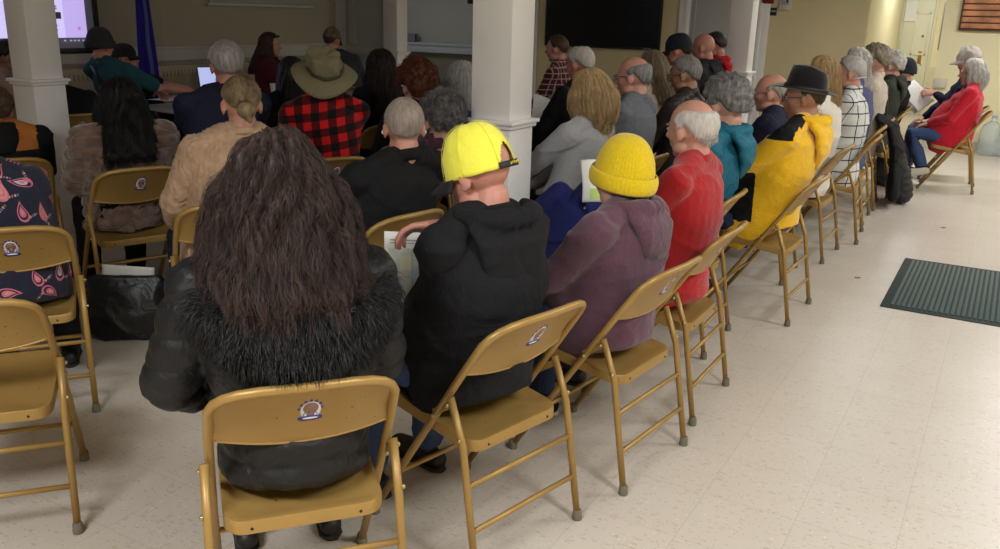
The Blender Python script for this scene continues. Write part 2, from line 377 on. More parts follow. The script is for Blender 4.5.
doorleaf('door_2', -4.55, -3.55, YF, 2.1, mat('grey_white_door', (176, 176, 172), .5, .03), W_WHITE, c_w=.2, panels=((.05, .95, .2, 2.0),))
doorleaf('door_3', -1.93, -1.46, 17.6, 2.1, DOORM, DOORM, .74, panels=((.22, .84, .25, .9), (.38, .92, 1.05, 1.78)), c_w=.05)
# pictures, signs on the back wall
t_ = empty('television', (-6.05, YF, 1.65), 0, 'large black wall-mounted television on the back wall', 'television')
g = G(); g.box((-1.03, -.07, -.585), (1.03, -.001, .6), .012); link('bezel', g.mesh('auto'), BLACKPL, t_)
g = G(); g.box((-1.0, -.074, -.545), (1.0, -.069, .575)); link('screen', g.mesh(False), mat('dark_screen_glass', (6, 6, 7), .25, .02), t_)
def text(body, size, m, parent, loc, rot, name='lettering'):
    cu = bpy.data.curves.new('t', 'FONT'); cu.body = body; cu.size = size; cu.align_x = 'CENTER'; cu.align_y = 'CENTER'; cu.extrude = .0008
    o = bpy.data.objects.new('t', cu); COL.objects.link(o); bpy.context.view_layer.update()
    me = bpy.data.meshes.new_from_object(o.evaluated_get(bpy.context.evaluated_depsgraph_get())); bpy.data.objects.remove(o); me.materials.clear()
    return link(name, me, m, parent, loc, rot)
LOGO = mat('pale_grey_print', (170, 172, 176), .5, .02); WHITEP = mat('white_print', (225, 225, 225), .5, .02)
text('SAMSUNG', .03, LOGO, t_, (.83, -.073, -.563), (R(90), 0, 0), 'brand_mark')
t_ = empty('wall_sign', (-3.37, YF, 1.70), 0, 'small black sign with white lettering under red alarm box', 'sign')
g = G(); g.box((-.115, -.012, -.055), (.115, 0, .055), .002); link('plate', g.mesh('auto'), BLACKPL, t_)
text('BOILER ROOM', .032, WHITEP, t_, (0, -.0135, .004), (R(90), 0, 0))
t_ = empty('fire_alarm', (-3.4, YF, 1.9), 0, 'dark red alarm box on beige wall above black sign', 'alarm')
g = G(); g.box((-.09, -.05, -.09), (.09, 0, .09), .01); link('housing', g.mesh('auto'), mat('alarm_red', (120, 22, 22), .4, .05), t_)
g = G(); g.box((-.05, -.062, -.02), (.05, -.05, .05), .004); link('pull_bar', g.mesh('auto'), mat('dark_maroon', (70, 30, 26), .5, .05), t_)
t_ = empty('wall_dispenser', (-3.14, YF, 1.86), 0, 'pale plastic control box beside the red alarm on beige wall', 'control box')
g = G(); g.box((-.085, -.05, -.14), (.085, 0, .14), .014); link('case', g.mesh('auto'), mat('ivory_plastic', (196, 188, 170), .5, .03), t_)
g = G(); g.box((-.05, -.056, -.06), (.06, -.049, .12), .004); link('panel', g.mesh('auto'), mat('pale_blue_grey', (150, 156, 166), .4, .03), t_)
g = G(); g.box((.02, -.062, -.03), (.045, -.055, .1), .003); link('slot', g.mesh('auto'), BLACKPL, t_)
# hallway: bulletin frame, paper on door, small cover
t_ = empty('bulletin_frame', (-1.15, 17.6, 1.55), 0, 'framed notice sheet hanging in the hallway right of the cream door', 'frame')
g = G()
for lo, hi in (((-.17, -.02, -.4), (-.14, 0, .4)), ((.14, -.02, -.4), (.17, 0, .4)), ((-.14, -.02, -.4), (.14, 0, -.37)), ((-.14, -.02, .37), (.14, 0, .4))): g.box(lo, hi, .003)
link('frame', g.mesh('auto'), mat('grey_metal_frame', (130, 132, 134), .4, .05, 8, 0, 40, .4), t_)
g = G(); g.box((-.14, -.01, -.37), (.14, -.002, .37)); link('notice_sheet', g.mesh(False), mat('notice_paper', (206, 206, 200), .8, .05, 14), t_)
g = G(); g.box((-.13, -.013, -.36), (.13, -.009, -.1)); link('blue_panel', g.mesh(False), mat('notice_blue', (120, 134, 152), .8, .05, 14), t_)
g = G(); g.box((-1.93, 17.54, 1.62), (-1.74, 17.548, 1.98)); tag(link('posted_paper', g.mesh(False), mat('white_paper', (226, 226, 220), .85, .03, 10)), 'white sheet taped on the cream hallway door', 'paper')
g = G(); g.box((-.955, YR-.05, .78), (-.80, YR, .9), .008); tag(link('outlet_cover', g.mesh('auto'), mat('ivory_plastic', (196, 188, 170), .5, .03)), 'small white box at the wall corner behind the held papers', 'box')
g = G(); g.box((-1.98, 17.57, 0), (.5, 17.6, .86), .003); tag(link('trim_3', g.mesh(False), wallm('pale_wainscot', (214, 206, 172))), kind='structure')
# wooden slatted vent on right-hand wall
t_ = empty('wooden_slat_vent', (.25, YR, 1.53), 0, 'brown wooden slatted panel on the pale yellow wall at top right', 'slatted panel')
WOOD = mat('brown_wood', (190, 128, 86), .5, .3, 6, .3, 50, 0, 0, (150, 98, 62)); WOOD2 = mat('dark_wood', (84, 50, 30), .6, .1)
g = G(); g.box((-1.02, -.012, 0), (1.02, 0, .62)); link('backing', g.mesh(False), WOOD2, t_)
g = G()
for lo, hi in (((-1.02, -.05, 0), (-1.0, 0, .62)), ((1.0, -.05, 0), (1.02, 0, .62)), ((-1.02, -.05, -.02), (1.02, 0, 0)), ((-1.02, -.05, .62), (1.02, 0, .64))): g.box(lo, hi, .002)
link('frame', g.mesh('auto'), WOOD2, t_)
for k in range(8):
    g = G(); g.box((-1.0, -.03, .005), (1.0, -.008, .066), .004); g.xf(Matrix.Translation((0, -.006, .002+k*.077)) @ Matrix.Rotation(R(-9), 4, 'X')); link('slat', g.mesh('auto'), WOOD, t_)
# upper panel on front wall (window case)
t_ = empty('wall_board', (XL, 7.8, 1.60), 0, 'pale framed board hanging high on the front wall', 'board')
g = G(); g.box((0, -.8, 0), (.03, .8, .7), .004); link('board', g.mesh('auto'), mat('pale_board', (160, 160, 158), .6, .04), t_)
g = G(); g.box((0, -.84, -.03), (.05, .84, 0), .006); link('tray', g.mesh('auto'), mat('pale_rail_paint', (188, 186, 176), .6, .03), t_)
# baseboard radiator cover
def radiator(y0, y1, label):
    t_ = empty('radiator_cover', (XL, (y0+y1)/2, 0), 0, label, 'radiator', 'radiator covers along the front wall'); h = (y1-y0)/2
    RM = mat('cream_radiator', (170, 160, 132), .55, .04)
    g = G(); g.box((.03, -h, .0), (.13, h, .96), .01); link('case', g.mesh('auto'), RM, t_)
    g = G(); n = int(h*2/.05)
    for k in range(n): y = -h+.08+k*(2*h-.16)/max(1, n-1); g.box((.127, y-.007, .85), (.134, y+.007, .91), .002)
    link('grille', g.mesh('auto'), mat('dark_slot', (140, 131, 108), .7, .05), t_)
radiator(4.2, 5.9, 'cream radiator cover below the projection screen on the front wall'); radiator(6.15, 7.6, 'cream radiator cover between flag and laptop on the front wall'); radiator(7.75, 9.2, 'cream radiator cover behind the woman in the maroon top')

# projection screen
t_ = empty('projection_screen', (XL, 4.29, 1.13), 0, 'lit projection screen with black border on the front wall', 'screen')
g = G(); y0, y1, z0, z1 = -1.15, 1.28, .02, 1.42
for lo, hi in (((.01, y0-.06, z0-.05), (.05, y1+.03, z0)), ((.01, y0-.06, z1), (.05, y1+.03, z1+.05)), ((.01, y1-.02, z0), (.05, y1+.03, z1)), ((.01, y0-.06, z0), (.05, y0, z1))): g.box(lo, hi, .004)
link('border', g.mesh('auto'), BLACKPL, t_)
g = G(); g.box((.012, y0, z0), (.03, y1-.02, z1)); link('cloth', g.mesh(False), emis('screen_grey', (82, 80, 92), .35), t_)
g = G(); g.box((.03, y0+.05, .115), (.033, y1-.1, z1-.02)); link('projected_window', g.mesh(False), emis('screen_lavender', (186, 168, 232), .95), t_)
g = G(); g.box((.033, y0+.05, .115), (.035, .95, z1-.02)); link('projected_page', g.mesh(False), emis('screen_page', (198, 190, 240), 1.0), t_)
TXT = emis('screen_text', (120, 112, 150), .4)
g = G()
for k, (a, b_, z) in enumerate(((.78, .92, .58), (.78, .9, .54), (.78, .91, .51), (.78, .92, .39), (.78, .92, .37), (.86, .91, .22), (.87, .91, .18), (.86, .9, .14), (-.2, .5, .9), (-.2, .4, .86), (-.2, .5, .82), (-.9, -.3, .5), (-.9, -.35, .46))): g.box((.035, a-.03, z), (.0365, b_-.03, z+.012))
for k in range(22):
    a = k*.3; g.box((.035, -.5+k*.03, .2+.07*math.sin(a)+.012*k), (.0365, -.485+k*.03, .235+.07*math.sin(a)+.012*k))
link('projected_text', g.mesh(False), TXT, t_)
g = G(); g.box((.035, .74, .285), (.037, .925, .345)); link('dark_button', g.mesh(False), emis('screen_dark', (52, 46, 60), .3), t_)
g = G(); g.box((.03, y0+.05, .065), (.033, y1-.1, .112)); link('task_bar', g.mesh(False), emis('screen_bar', (88, 86, 104), .4), t_)
g = G()
for k, y in enumerate((.93, .99, 1.03, 1.07, 1.12)): g.box((.033, y, .082), (.0345, y+.022, .096))
link('task_icons', g.mesh(False), emis('screen_icon', (170, 170, 200), .7), t_)
g = G(); g.lathe([(0, 0), (.018, 0), (.018, .001), (0, .001)], 14); g.xf(Matrix.Translation((.034, 1.1, .2)) @ Matrix.Rotation(R(90), 4, 'Y')); link('red_dot', g.mesh(False), emis('screen_red', (205, 140, 180), .7), t_)

# flag on pole
fx, fy = -7.35, 6.0
p = at(150, 60, 1.0); k_ = -7.4/ray(143, 60).x; q_ = CP+ray(143, 60)*k_; fx, fy = q_.x, q_.y
t_ = empty('standing_flag', (fx, fy, 0), 0, 'deep blue flag hanging on an indoor pole by the front wall', 'flag')
g = G(); g.tube([(0, 0, .03), (0, 0, 2.3)], .013, 10); link('pole', g.mesh(), mat('flag_pole_wood', (110, 84, 50), .4, .1), t_)
g = G(); g.lathe([(0, 0), (.15, 0), (.15, .02), (.05, .05), (.02, .08), (0, .08)], 24); link('base', g.mesh('auto'), mat('brass', (176, 132, 60), .35, .1, 8, 0, 40, .8), t_)
g = G(); g.lathe([(0, 2.3), (.02, 2.32), (.03, 2.35), (.01, 2.39), (0, 2.42)], 12); link('finial', g.mesh(), mat('brass', (176, 132, 60)), t_)
def ff(u, v):
    z = 2.3-v*1.55; w = .025+.085*v**.9; a = u*2*PI
    rr = w*(1+.22*math.sin(5*a+2*v)+.1*math.sin(9*a)); return V((rr*.35*math.cos(a)+.02, rr*math.sin(a)+.015+.03*v, z+.03*math.sin(3*a)*v))
g = G(); g.grid(ff, 72, 30, True); link('cloth', g.mesh(), cloth('blue_flag_cloth', (34, 28, 130), (22, 16, 96), .8, .1), t_)
g = G()
def fe(u, v):
    a = -.35+.7*u; z = 1.55-.75*v; q = ff((a+PI*0)/(2*PI) % 1, (2.25-z)/1.58); return q+V((.004, 0, 0))
g.grid(lambda u, v: fe(u*.6+.2+.1*math.sin(9*v), v), 5, 20); link('seal_print', solidify(g.mesh(), .002), cloth('seal_pale', (90, 96, 150), (40, 40, 110)), t_)

# ------------------------------------------------------------------ folding chair
def chair_paint():
    m, t, b = nt('tan_gold_chair_enamel'); L = t.links; tc = N(t, 'ShaderNodeTexCoord')
    n1 = N(t, 'ShaderNodeTexNoise'); n1.inputs['Scale'].default_value = 6; n1.inputs['Detail'].default_value = 4; L.new(tc.outputs['Object'], n1.inputs['Vector'])
    c = mixc(t, n1.outputs['Fac'], s2l((150, 118, 62)), s2l((172, 138, 78)))
    n2 = N(t, 'ShaderNodeTexNoise'); n2.inputs['Scale'].default_value = 55; n2.inputs['Detail'].default_value = 3; L.new(tc.outputs['Object'], n2.inputs['Vector'])
    n3 = N(t, 'ShaderNodeTexNoise'); n3.inputs['Scale'].default_value = 5; L.new(tc.outputs['Object'], n3.inputs['Vector'])
    f = mth(t, 'GREATER_THAN', mth(t, 'ADD', n2.outputs['Fac'], mth(t, 'MULTIPLY', n3.outputs['Fac'], .3)), .90)
    c = mixc(t, f, c, s2l((84, 52, 34)))
    L.new(c, b.inputs['Base Color']); b.inputs['Roughness'].default_value = .42; b.inputs['Metallic'].default_value = .25
    bp = N(t, 'ShaderNodeBump'); bp.inputs['Strength'].default_value = .06; bp.inputs['Distance'].default_value = .003; n4 = N(t, 'ShaderNodeTexNoise'); n4.inputs['Scale'].default_value = 140
    L.new(tc.outputs['Object'], n4.inputs['Vector']); L.new(n4.outputs['Fac'], bp.inputs['Height']); L.new(bp.outputs['Normal'], b.inputs['Normal'])
    return m
CH = chair_paint(); RUB = mat('grey_rubber', (112, 108, 92), .8, .1); STEEL = mat('bright_rivet', (176, 160, 120), .3, .05, 8, 0, 40, .8)
BW, BB = (226, 226, 232), (66, 56, 140)
def my(z): return .26-.671*z      # the slanting main frame, y at height z
def rounded(a, b, r, n=5):
    P = []
    for cx, cy, a0 in ((a-r, b-r, 0), (-a+r, b-r, 90), (-a+r, -b+r, 180), (a-r, -b+r, 270)):
        for k in range(n+1): P.append((cx+r*math.cos(R(a0+90*k/n)), cy+r*math.sin(R(a0+90*k/n))))
    return P
def make_chair():
    c = empty('folding_chair', (0, 0, 0))
    # main inverted U: front feet up to the top of the back
    g = G(); P = []; W0 = .213; rt = .0115
    zt = .775
    left = [(-W0+.004, my(.03), .03), (-W0, my(.3), .3), (-W0, my(.62), .62)]
    arc = []
    for k in range(1, 12):
        a = PI-PI*k/12; ca, sa = math.cos(a), math.sin(a)
        x = (W0-.075)*(1 if ca > 0 else -1)*(1 if abs(ca) > .0 else 0)
        ex = W0*(abs(ca)**.55)*(1 if ca >= 0 else -1); ez = .665+(zt-.665)*(sa**.62); arc.append((ex, my(ez)-.028*(1-(ex/W0)**2), ez))
    g.tube(left+arc+[(-x, y, z) for x, y, z in reversed(left)], rt, 12, hint=V((0, 1, .3)))
    link('main_frame', g.mesh(), CH, c)
    # backrest panel
    def bp(u, v, off):
        ex = (-1+2*u)*(W0-.006); k = abs(ex)/W0
        zt_ = .665+(zt-.668)*max(0, (1-min(1, k)**3.6))**.5 if k < 1 else .665
        zb = .592+.028*k*k-.008
        z = zb+(zt_-zb)*v; return V((ex, my(z)-.030*(1-k*k)+off+.010*math.sin(PI*v), z))
    g = G(); g.grid(lambda u, v: bp(u, v, .003), 28, 9); g.grid(lambda u, v: bp(1-u, v, -.002), 28, 9); g.tube([bp(i/27, 0, 0) for i in range(28)], .0045, 6, V((0, 0, 1)))
    link('backrest', g.mesh(), CH, c)
    # badge sticker on the rear face of the backrest
    def on(x, z, o): 
        u = (x/(W0-.006)+1)/2; k = abs(x)/W0; zt_ = .665+(zt-.668)*(1-k**3.6)**.5; zb = .592+.028*k*k-.008; return bp(u, (z-zb)/(zt_-zb), -.002-o)
    def disc(g, cx, cz, rx, rz, o, mi, n=18, fn=None):
        cpt = [on(cx+rx*math.cos(2*PI*k/n)*(fn(k) if fn else 1), cz+rz*math.sin(2*PI*k/n)*(fn(k) if fn else 1), o) for k in range(n)]
        b2 = [on(cx+rx*math.cos(2*PI*k/n)*(fn(k) if fn else 1), cz+rz*math.sin(2*PI*k/n)*(fn(k) if fn else 1), 0) for k in range(n)]
        g.add([on(cx, cz, o)]+cpt+b2, [(0, 1+k, 1+(k+1) % n) for k in range(n)]+[(1+k, 1+n+k, 1+n+(k+1) % n, 1+(k+1) % n) for k in range(n)], mi)
    g = G(); cx, cz = .012, .690
    for k in range(7):
        a = R(10+k*27); disc(g, cx+.0265*math.cos(a), cz+.0335*math.sin(a)+.002, .0038, .005, .0006, 1, 8)
    disc(g, cx, cz, .0235, .032, .0008, 0)
    disc(g, cx, cz+.008, .0175, .0205, .0012, 2); disc(g, cx, cz-.012, .0065, .014, .0014, 2, 10)
    for sx in (-1, 1): disc(g, cx+sx*.011, cz-.015, .0055, .009, .0014, 3, 10); disc(g, cx+sx*.0115, cz-.015, .0028, .005, .0016, 0, 8)
    disc(g, cx, cz-.027, .028, .0085, .0018, 1, 16, lambda k: 1+.08*(k % 2)); disc(g, cx, cz-.027, .018, .0035, .0022, 0, 12)
    link('badge_sticker', g.mesh(), [mat('badge_white', BW, .5, .02), mat('badge_blue', BB, .5, .05), mat('badge_brown', (140, 108, 92), .5, .1), mat('badge_slate', (110, 118, 140), .5, .1)], c)
    # seat pan
    g = G(); rp = rounded(.193, .19, .05); cyy = .02; n = len(rp)
    def rg(k, z): return [(x*k, cyy+y*k, z) for x, y in rp]
    L_ = [rg(.97, .408), rg(1, .410), rg(1, .437), rg(.985, .443), rg(.93, .443), rg(.86, .436), rg(.5, .433), rg(.1, .433)]
    b0 = 0; vv = [p for r_ in L_ for p in r_]; ff_ = [(j*n+i, j*n+(i+1) % n, (j+1)*n+(i+1) % n, (j+1)*n+i) for j in range(len(L_)-1) for i in range(n)]
    ff_.append(tuple((len(L_)-1)*n+i for i in range(n))); ff_.append(tuple(reversed(range(n)))); g.add(vv, ff_)
    for sx in (-.13, .13): g.ell((sx, cyy-.191, .424), (.004, .002, .004), None, 8, 6, 1)
    g.v = [(x, y-.008, z+(y-.02)*.13-.02) for x, y, z in g.v]
    link('seat', g.mesh('auto'), [CH, mat('dark_hole', (30, 22, 16), .8, .05)], c)
    # rear legs with cross bars
    for sx in (-1, 1):
        g = G(); g.tube([(sx*.226, my(.52)-.03, .535), (sx*.228, -.172, .40), (sx*.232, -.235, .03)], .0112, 12); o = link('leg', g.mesh(), CH, c)
        g = G(); g.lathe([(0, 0), (.0155, 0), (.0165, .004), (.015, .03), (.0125, .036), (0, .036)], 14, (sx*.2325, -.238, 0)); link('rubber_foot', g.mesh('auto'), RUB, o)
        g = G(); g.lathe([(0, 0), (.0155, 0), (.0165, .004), (.015, .03), (.0125, .036), (0, .036)], 14, (sx*(W0-.004), my(.018), 0)); link('front_foot', g.mesh('auto'), RUB, c)
        g = G(); g.box((-.0022, -.052, -.01), (.0022, .052, .01), .002); d = V((0, my(.47)-(my(.52)-.035), .455-.515)); m_ = Matrix.Translation((sx*.2195, (my(.47)+my(.52)-.035)/2+.006, .49)) @ Matrix.Rotation(math.atan2(-.055, .085), 4, 'X'); g.xf(m_); link('hinge_link', g.mesh('auto'), CH, c)
        g = G()
        for (x, y, z) in ((sx*.240, -.168, .423), (sx*.226, my(.455), .455), (sx*.239, my(.52)-.028, .515)): g.ell((x, y, z), (.006, .007, .007), None, 10, 6)
        link('rivet', g.mesh(), STEEL, c)
    for z, y in ((.285, -.1925), (.15, -.215)):
        g = G(); g.tube([(-.229, y, z), (.229, y, z)], .0085, 10, V((0, 0, 1))); link('cross_bar', g.mesh(), CH, c)
    g = G(); g.tube([(-.211, my(.2), .2), (.211, my(.2), .2)], .0085, 10, V((0, 0, 1))); link('front_bar', g.mesh(), CH, c)
    return c
proto_chair = [make_chair(), False]
GC = 'tan metal folding chairs'
def chair(x, y, yaw, who):
    if not proto_chair[1]: c = proto_chair[0]; proto_chair[1] = True
    else: c = copy_tree(proto_chair[0])
    c.location = (x, y, 0); c.rotation_euler = (0, 0, R(yaw))
    return tag(c, who, 'chair', GC)

# ------------------------------------------------------------------ people
SK = dict(fair=(200, 156, 136), pink=(200, 148, 128), pale=(206, 170, 152), tan=(166, 122, 98), red=(196, 138, 120), brown=(140, 100, 80))
def ik(S, W, a, b, pole):
    d = W-S; L = d.length
    if L > a+b-.005: W = S+d.normalized()*(a+b-.005); d = W-S; L = d.length
    k = (a*a-b*b+L*L)/(2*L); h = math.sqrt(max(0, a*a-k*k)); n = d.normalized(); p = (pole-n*pole.dot(n)).normalized()
    return S+n*k+p*h, W
def hand(g, W, fd, pn, side, sz=1.0, curl=.5, spread=.0, tdir=None, curls=None):
    """fd finger direction, pn palm normal (out of palm), side vector towards thumb"""
    fd = fd.normalized(); pn = (pn-fd*pn.dot(fd)).normalized(); th = side*fd.cross(pn) if isinstance(side, (int, float)) else side
    th = (th-fd*th.dot(fd)-pn*th.dot(pn)).normalized()
    g.rtube([W-fd*.02*sz, W+fd*.015*sz, W+fd*.05*sz, W+fd*.085*sz], [(.026*sz, .019*sz), (.032*sz, .019*sz), (.040*sz, .016*sz), (.039*sz, .013*sz)], 14, th)
    for i, (o, ln) in enumerate(((.030, .072), (.010, .080), (-.011, .075), (-.031, .060))):
        b = W+fd*(.085*sz)+th*o*sz; a = 0; p = b-fd*.02*sz; P = [p, b]; cu = curls[i] if curls else curl*(1+.12*i)
        sp = fd+th*(spread*(1.5-i))
        sp.normalize()
        for k, fr in enumerate((.45, .32, .23)):
            a += cu*(.75, .85, .5)[k]; d = sp*math.cos(a)+pn*math.sin(a); b = b+d*ln*fr*sz; P.append(b)
        g.rtube(P, [.0095*sz, .0095*sz, .0088*sz, .008*sz, .007*sz], 10, th)
    t0 = W+fd*.02*sz+th*.022*sz; td = tdir.normalized() if tdir is not None else (fd*.75+th*.62+pn*.38).normalized()
    t1 = t0+(td*.8+th*.3).normalized()*.038*sz; t2 = t1+td*.032*sz; t3 = t2+(td+fd*.35+pn*.1).normalized()*.026*sz
    g.rtube([t0, t1, t2, t3], [.014*sz, .0125*sz, .011*sz, .009*sz], 10, pn)

def strands_mesh(lists, rad, rnd, name='h'):
    """lists: array (n,k,3) -> three sided tapered tubes"""
    n, k, _ = lists.shape; T = np.gradient(lists, axis=1); T /= np.linalg.norm(T, axis=2, keepdims=True)+1e-9
    A = np.cross(T, np.array([.3, .5, .81])); A /= np.linalg.norm(A, axis=2, keepdims=True)+1e-9; B = np.cross(T, A)
    w = rad*np.clip(1.15-np.linspace(0, 1, k)**2, .15, 1)[None, :, None]
    rings = np.stack([lists+A*w*math.cos(a)+B*w*math.sin(a) for a in (0, 2.094, 4.189)], axis=2)   # n,k,3,3
    v = rings.reshape(-1, 3); idx = np.arange(n*k*3).reshape(n, k, 3); f = []
    for s in range(3):
        s2 = (s+1) % 3; f.append(np.stack([idx[:, :-1, s], idx[:, :-1, s2], idx[:, 1:, s2], idx[:, 1:, s]], axis=-1).reshape(-1, 4))
    f = np.concatenate(f); return v, f, np.repeat(rnd, k*3)
def join_np(me, v, f, att, base_att=.3):
    """append strand geometry to mesh me -> new mesh with attribute strand"""
    c, _ = getco(me); nb = len(c); fb = [tuple(p.vertices) for p in me.polygons]
    nm = bpy.data.meshes.new('hair'); nv = nb+len(v); 
    allv = np.concatenate([c, v]); loops = [i for p in fb for i in p]; tot = [len(p) for p in fb]
    lv = np.concatenate([np.array(loops, dtype=np.int32), (f+nb).astype(np.int32).ravel()]); lt = np.concatenate([np.array(tot, dtype=np.int32), np.full(len(f), 4, dtype=np.int32)])
    nm.vertices.add(nv); nm.vertices.foreach_set('co', allv.ravel()); nm.loops.add(len(lv)); nm.loops.foreach_set('vertex_index', lv)
    nm.polygons.add(len(lt)); nm.polygons.foreach_set('loop_start', np.concatenate([[0], np.cumsum(lt)[:-1]]).astype(np.int32)); nm.polygons.foreach_set('loop_total', lt)
    nm.update(calc_edges=True); a = nm.attributes.new('strand', 'FLOAT', 'POINT'); a.data.foreach_set('value', np.concatenate([np.full(nb, base_att), att]).astype(np.float32)); nm.shade_smooth(); return nm
def grow(me, n, steps, dl, rad, lift=.003, wave=0., wf=.8, keep=None, fur=False, away=None, jit=.25, away_k=.8, drop=.3):
    bvh = BVHTree.FromPolygons([v.co.copy() for v in me.vertices], [tuple(p.vertices) for p in me.polygons])
    pol = me.polygons; out = []; rn = []; tries = 0
    while len(out) < n and tries < n*6:
        tries += 1; p = pol[random.randrange(len(pol))]; c = p.center; nr = p.normal
        if keep and not keep(c, nr): continue
        q = c.copy(); L = [tuple(c-nr*.001)]; ph = 9*noise.noise(c*14)+random.uniform(-.3, .3); sp = random.uniform(.7, 1.1)
        if fur:
            d = (nr*1.0+V((random.gauss(0, .35), random.gauss(0, .35), random.gauss(0, .35)))+V((0, 0, -.35))+(away(c) if away else V((0, 0, 0)))).normalized()
            for k in range(steps): q = q+d*dl*sp; d = (d+V((0, 0, -drop))+V((random.gauss(0, .06), random.gauss(0, .06), 0))).normalized(); L.append(tuple(q))
        else:
            jt = V((random.gauss(0, jit), random.gauss(0, jit), random.gauss(0, jit*.5)))
            free = False; dd = V((0, 0, -1))
            for k in range(steps):
                fl = V((0, 0, -1))+jt+(away(q)*away_k if away else V((0, 0, 0)))
                if not free:
                    d = fl-nr*fl.dot(nr)
                    if d.length < .25: free = True; d = dd
                    d.normalize()
                    if wave: d = (d+nr.cross(d)*wave*math.sin(ph+k*wf)+nr*wave*.5*math.cos(ph+k*wf)).normalized()
                    dd = d; q = q+d*dl*sp; h = bvh.find_nearest(q)
                    if h[0] is not None: nr = h[1]; q = h[0]+nr*(.0015+lift*(k/steps)*(.4+abs(math.sin(ph))))
                else:
                    dd = (dd+V((0, 0, -.3))+V((math.sin(ph+k*wf)*wave, math.cos(ph+k*wf)*wave, 0))*.5).normalized(); q = q+dd*dl*sp*.35
                L.append(tuple(q))
        out.append(L); rn.append(max(0, min(1, .5+.9*noise.noise(c*32+V((0, 0, 5)))+random.uniform(-.22, .22))))
    if not out: out = [[(0, 0, .05-.001*k) for k in range(steps+1)]]; rn = [0.5]
    A = np.array(out); return strands_mesh(A, rad, np.array(rn))

def lerp(tab, x):
    for i in range(len(tab)-1):
        if x <= tab[i+1][0]:
            a, b = tab[i], tab[i+1]; t = (x-a[0])/(b[0]-a[0]) if b[0] > a[0] else 0; return a[1]+(b[1]-a[1])*max(0, min(1, t))
    return tab[-1][1]
LO = ((0, 50), (30, 47), (55, 28), (72, 5), (88, -16), (98, 2), (112, -16), (130, -38), (180, -48))
SC, SR = V((0, -.012, .026)), (.078, .100, .094)      # scalp ellipsoid in head space
def scalp(thick, lo=LO, hi=None, nA=56, nE=34, rough=.0, seed=0, sink=.86, top=0.0):
    g = G()
    def fn(u, v):
        az = (u*360) if u < .5 else (360-u*360); e = -70+160*v; d = V((math.cos(R(e))*math.sin(u*2*PI), math.cos(R(e))*math.cos(u*2*PI), math.sin(R(e))))
        m = max(0, min(1, (e-lerp(lo, az)+7)/16)); m = m*m*(3-2*m)
        if hi:
            h = max(0, min(1, (lerp(hi, az)-e+12)/26)); m *= h*h*(3-2*h)
        t = thick*(1+rough*noise.noise(d*5+V((seed, 0, 0))))+top*max(0, math.sin(R(e)))**2
        k = (1-m)*sink+m; q = V((d.x*SR[0]*k, d.y*SR[1]*k, d.z*SR[2]*k))+d*t*m; return SC+q
    g.grid(fn, nA, nE, True); b = len(g.v)-nA; g.f.append(tuple(range(b, b+nA))); g.m.append(0); g.f.append(tuple(reversed(range(nA)))); g.m.append(0)
    return g
def masked(lo=LO, hi=None):
    def k(c, n):
        d = c-SC; az = abs(math.degrees(math.atan2(d.x/SR[0], d.y/SR[1]))); e = math.degrees(math.asin(max(-1, min(1, (d.z/SR[2])/max(1e-6, V((d.x/SR[0], d.y/SR[1], d.z/SR[2])).length)))))
        return e > lerp(lo, az)+3 and (hi is None or e < lerp(hi, az)-2)
    return k
def crown(q): 
    d = V((q.x, q.y+.03, 0)); return d.normalized()*1.0 if d.length > 1e-3 else V((0, 1, 0))
HI_BALD = ((0, -80), (55, -80), (70, 8), (90, 24), (140, 32), (180, 34))
HI_THIN = ((0, 40), (55, 40), (70, 40), (90, 44), (140, 50), (180, 52))

